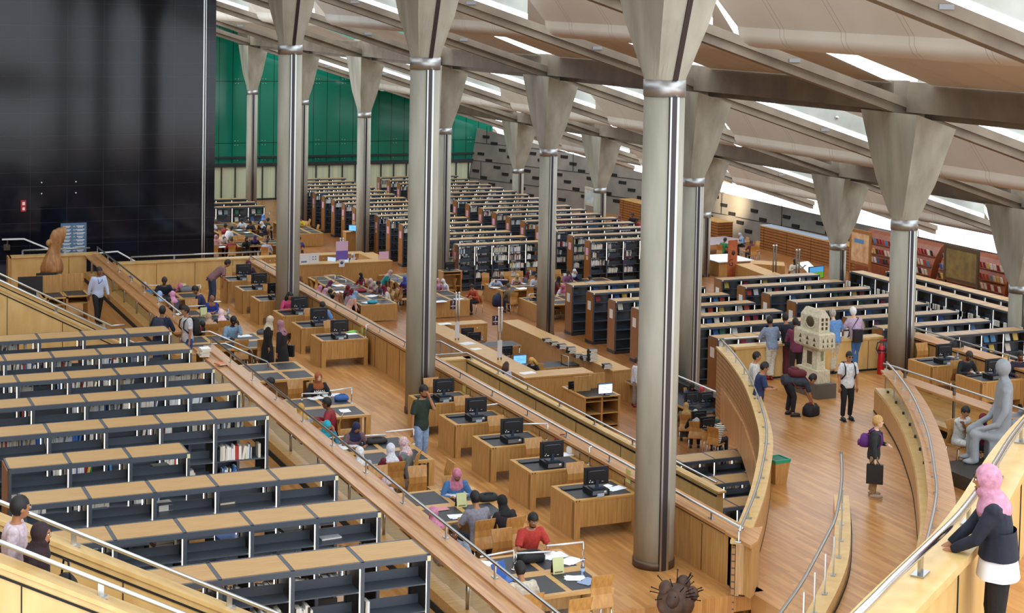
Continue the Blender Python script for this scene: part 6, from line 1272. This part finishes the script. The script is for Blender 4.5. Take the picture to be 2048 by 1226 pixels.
# ---------------------------------------------------------------- grey statues
GRM=noisy('grey_stone_statue','85898d','9da2a7',(2,2,2),1,.6,6,bump=.1)
solo('plinth',G().box(22.95,25.1,26.2,28.95,0,.3),M('plinth_dark','3a352f',.5),'low dark plinth under the grey seated statue','plinth')
def statue(px,py,label,s,face,tall,hood=False):
    p=uz(px,py,.3); rt=empty('statue',(p.x,p.y,.3),rad(face)+PI,label,'statue'); g=G()
    g.box(-.3,.3,-.32,.2,0,.62)
    R=lambda z,a,b,y:[(a*c_(q),b*s_(q)+y,z) for q in [2*PI*i/20 for i in range(20)]]
    g.loft([R(.5,.3,.25,-.1),R(.9,.3,.2,-.14),R(1.4,.36,.17,-.18),R(1.85,.38,.15,-.2),R(1.98,.33,.12,-.2),R(2.06,.13,.1,-.18)])
    g.path([(0,-.18,2.0),(0,-.16,2.15)],.1,12)
    if not hood: g.ell((0,-.14,2.3),.16,.19,.22,16,12)
    else: g.loft([R(1.9,.34,.2,-.18),R(2.25,.3,.26,-.16),R(2.5,.2,.2,-.14),R(2.6,.08,.08,-.14)])
    for sx in (-1,1):
        g.path([(sx*.17,-.1,.66),(sx*.2,.5,.72),(sx*.2,.52,.4),(sx*.2,.5,.06)],[.17,.15,.12,.11],12); g.ell((sx*.2,.6,.06),.1,.2,.07); g.ell((sx*.2,.5,.7),.15,.15,.15)
        g.path([(sx*.35,-.18,1.82),(sx*.41,-.12,1.3),(sx*.42,.05,1.0),(sx*.28,.36,.86)],[.11,.1,.08,.07],10)
        g.ell((sx*.24,.42,.86),.07,.11,.045)
    obj('figure',remesh(g,.03,6),GRM,rt); rt.scale=(s,s,s); return rt
statue(1988,925,'grey stone seated statue with a long flat back on the dark plinth',0.92,-118,0); statue(2066,905,'second grey stone statue with a rounded hood at the right edge',0.92,-118,0,True)
bpy.data.scenes.remove(TS)
# ================================================================ BOOKS
def bookmesh(t,h,d,c):
    return shared(('bk',round(t,2),round(h,2),c),lambda:G().box(0,t,0,d,0,h,0).box(.003,t-.003,.004,d+.002,.004,h+.0005,1).mesh('book',[BM[c],M('page_edge')]))
def key(b): return -(Vector(b[:3])-Vector((0,0,CZ))).length + (6 if b[12]=='cover' else 0)
BOOKS.sort(key=key,reverse=True)
def bmat(b):
    x,y,z,t,h,d,tl,c,lab,i,k,n,ty=b
    if ty=='spine': return Matrix.Translation((x,y,z+.002))@Matrix.Rotation(tl,4,'Y')
    if ty=='cover': return Matrix.Translation((x,y+.08,z+.01))@Matrix.Rotation(-.35,4,'X')
    return Matrix.Translation((x,y,z))@Matrix.Rotation(PI/2,4,'Z')@Matrix.Rotation(-.3,4,'X')
CN2={0:'white',1:'cream',2:'white',3:'beige',4:'blue',5:'dark red',6:'black',7:'green',8:'yellow',9:'grey',10:'red',11:'tan',12:'light blue',13:'purple',14:'pale blue',15:'black'}
NB=270; seq={}
for b in BOOKS[:NB]:
    x,y,z,t,h,d,tl,c,lab,i,k,n,ty=b; q=seq.get((lab,i,k),0); seq[(lab,i,k)]=q+1
    short=lab.replace('long grey metal bookcase with wood top, ','').replace('periodical display bookcase with white sign in the block behind the nearest column, ','near periodical block ')
    w=('book leaning' if tl==.2 else 'book standing') if ty=='spine' else 'booklet face out'
    o=solo('book',bookmesh(t,h,d,c),None,' ','book','books in the bookcases'); o.matrix_world=bmat(b)
    short=short.replace('the upper terrace','the terrace').replace('tall bookcase full of books in the ','').replace('periodical display bookcase in the ','').replace(' of its block','').replace(' in its block','')
    l='%s %s %s, bay %d shelf %d, %s'%(CN2[c],w,ORD[min(q,19)],i+1,k+1,short); o['label']=' '.join(l.split()[:16]).rstrip(',')
g=G()
for b in BOOKS[NB:]:
    x,y,z,t,h,d,tl,c,lab,i,k,n,ty=b; T_=bmat(b); g.box(0,t,0,d,0,h,c,T_)
o=obj('book_mass',g,BM); tag(o,'remaining rows of books filling the distant shelves','books',None,'stuff')
# ================================================================ LIGHT
w=bpy.data.worlds.new('world'); S.world=w; w.use_nodes=True
bgn=w.node_tree.nodes['Background']; bgn.inputs[0].default_value=(.86,.93,1,1); bgn.inputs[1].default_value=3.0
def area(loc,rot,sx,sy,e,col=(1,.97,.93)):
    l=bpy.data.lights.new('daylight','AREA'); l.shape='RECTANGLE'; l.size=sx; l.size_y=sy; l.energy=e; l.color=col
    o=bpy.data.objects.new('daylight',l); C.objects.link(o); o.location=loc; o.rotation_euler=rot; return o
sp=bpy.data.lights.new('wall_lamp','SPOT'); sp.energy=900; sp.color=(1,.82,.55); sp.spot_size=rad(95); sp.spot_blend=.8; sp.shadow_soft_size=.1
so=bpy.data.objects.new('wall_lamp',sp); C.objects.link(so); so.location=(51.2,86.5,-.9); so.rotation_euler=(rad(75),0,rad(-75))
S.view_settings.view_transform='Standard'; S.view_settings.look='None'; S.view_settings.gamma=1; S.view_settings.exposure=0; S.view_settings.use_curve_mapping=False
cy=S.cycles; cy.max_bounces=6; cy.diffuse_bounces=3; cy.glossy_bounces=3; cy.transmission_bounces=3; cy.transparent_max_bounces=10; cy.use_denoising=True
try: cy.denoiser='OPENIMAGEDENOISE'
except Exception: pass
cy.caustics_reflective=False; cy.caustics_refractive=False; cy.sample_clamp_indirect=6; cy.use_adaptive_sampling=True; cy.adaptive_threshold=.02
for o in list(bpy.data.objects):   # keep every description within sixteen words
    if 'label' in o.keys():
        w=o['label'].split()
        if len(w)>16: o['label']=' '.join(w[:16]).rstrip(',')
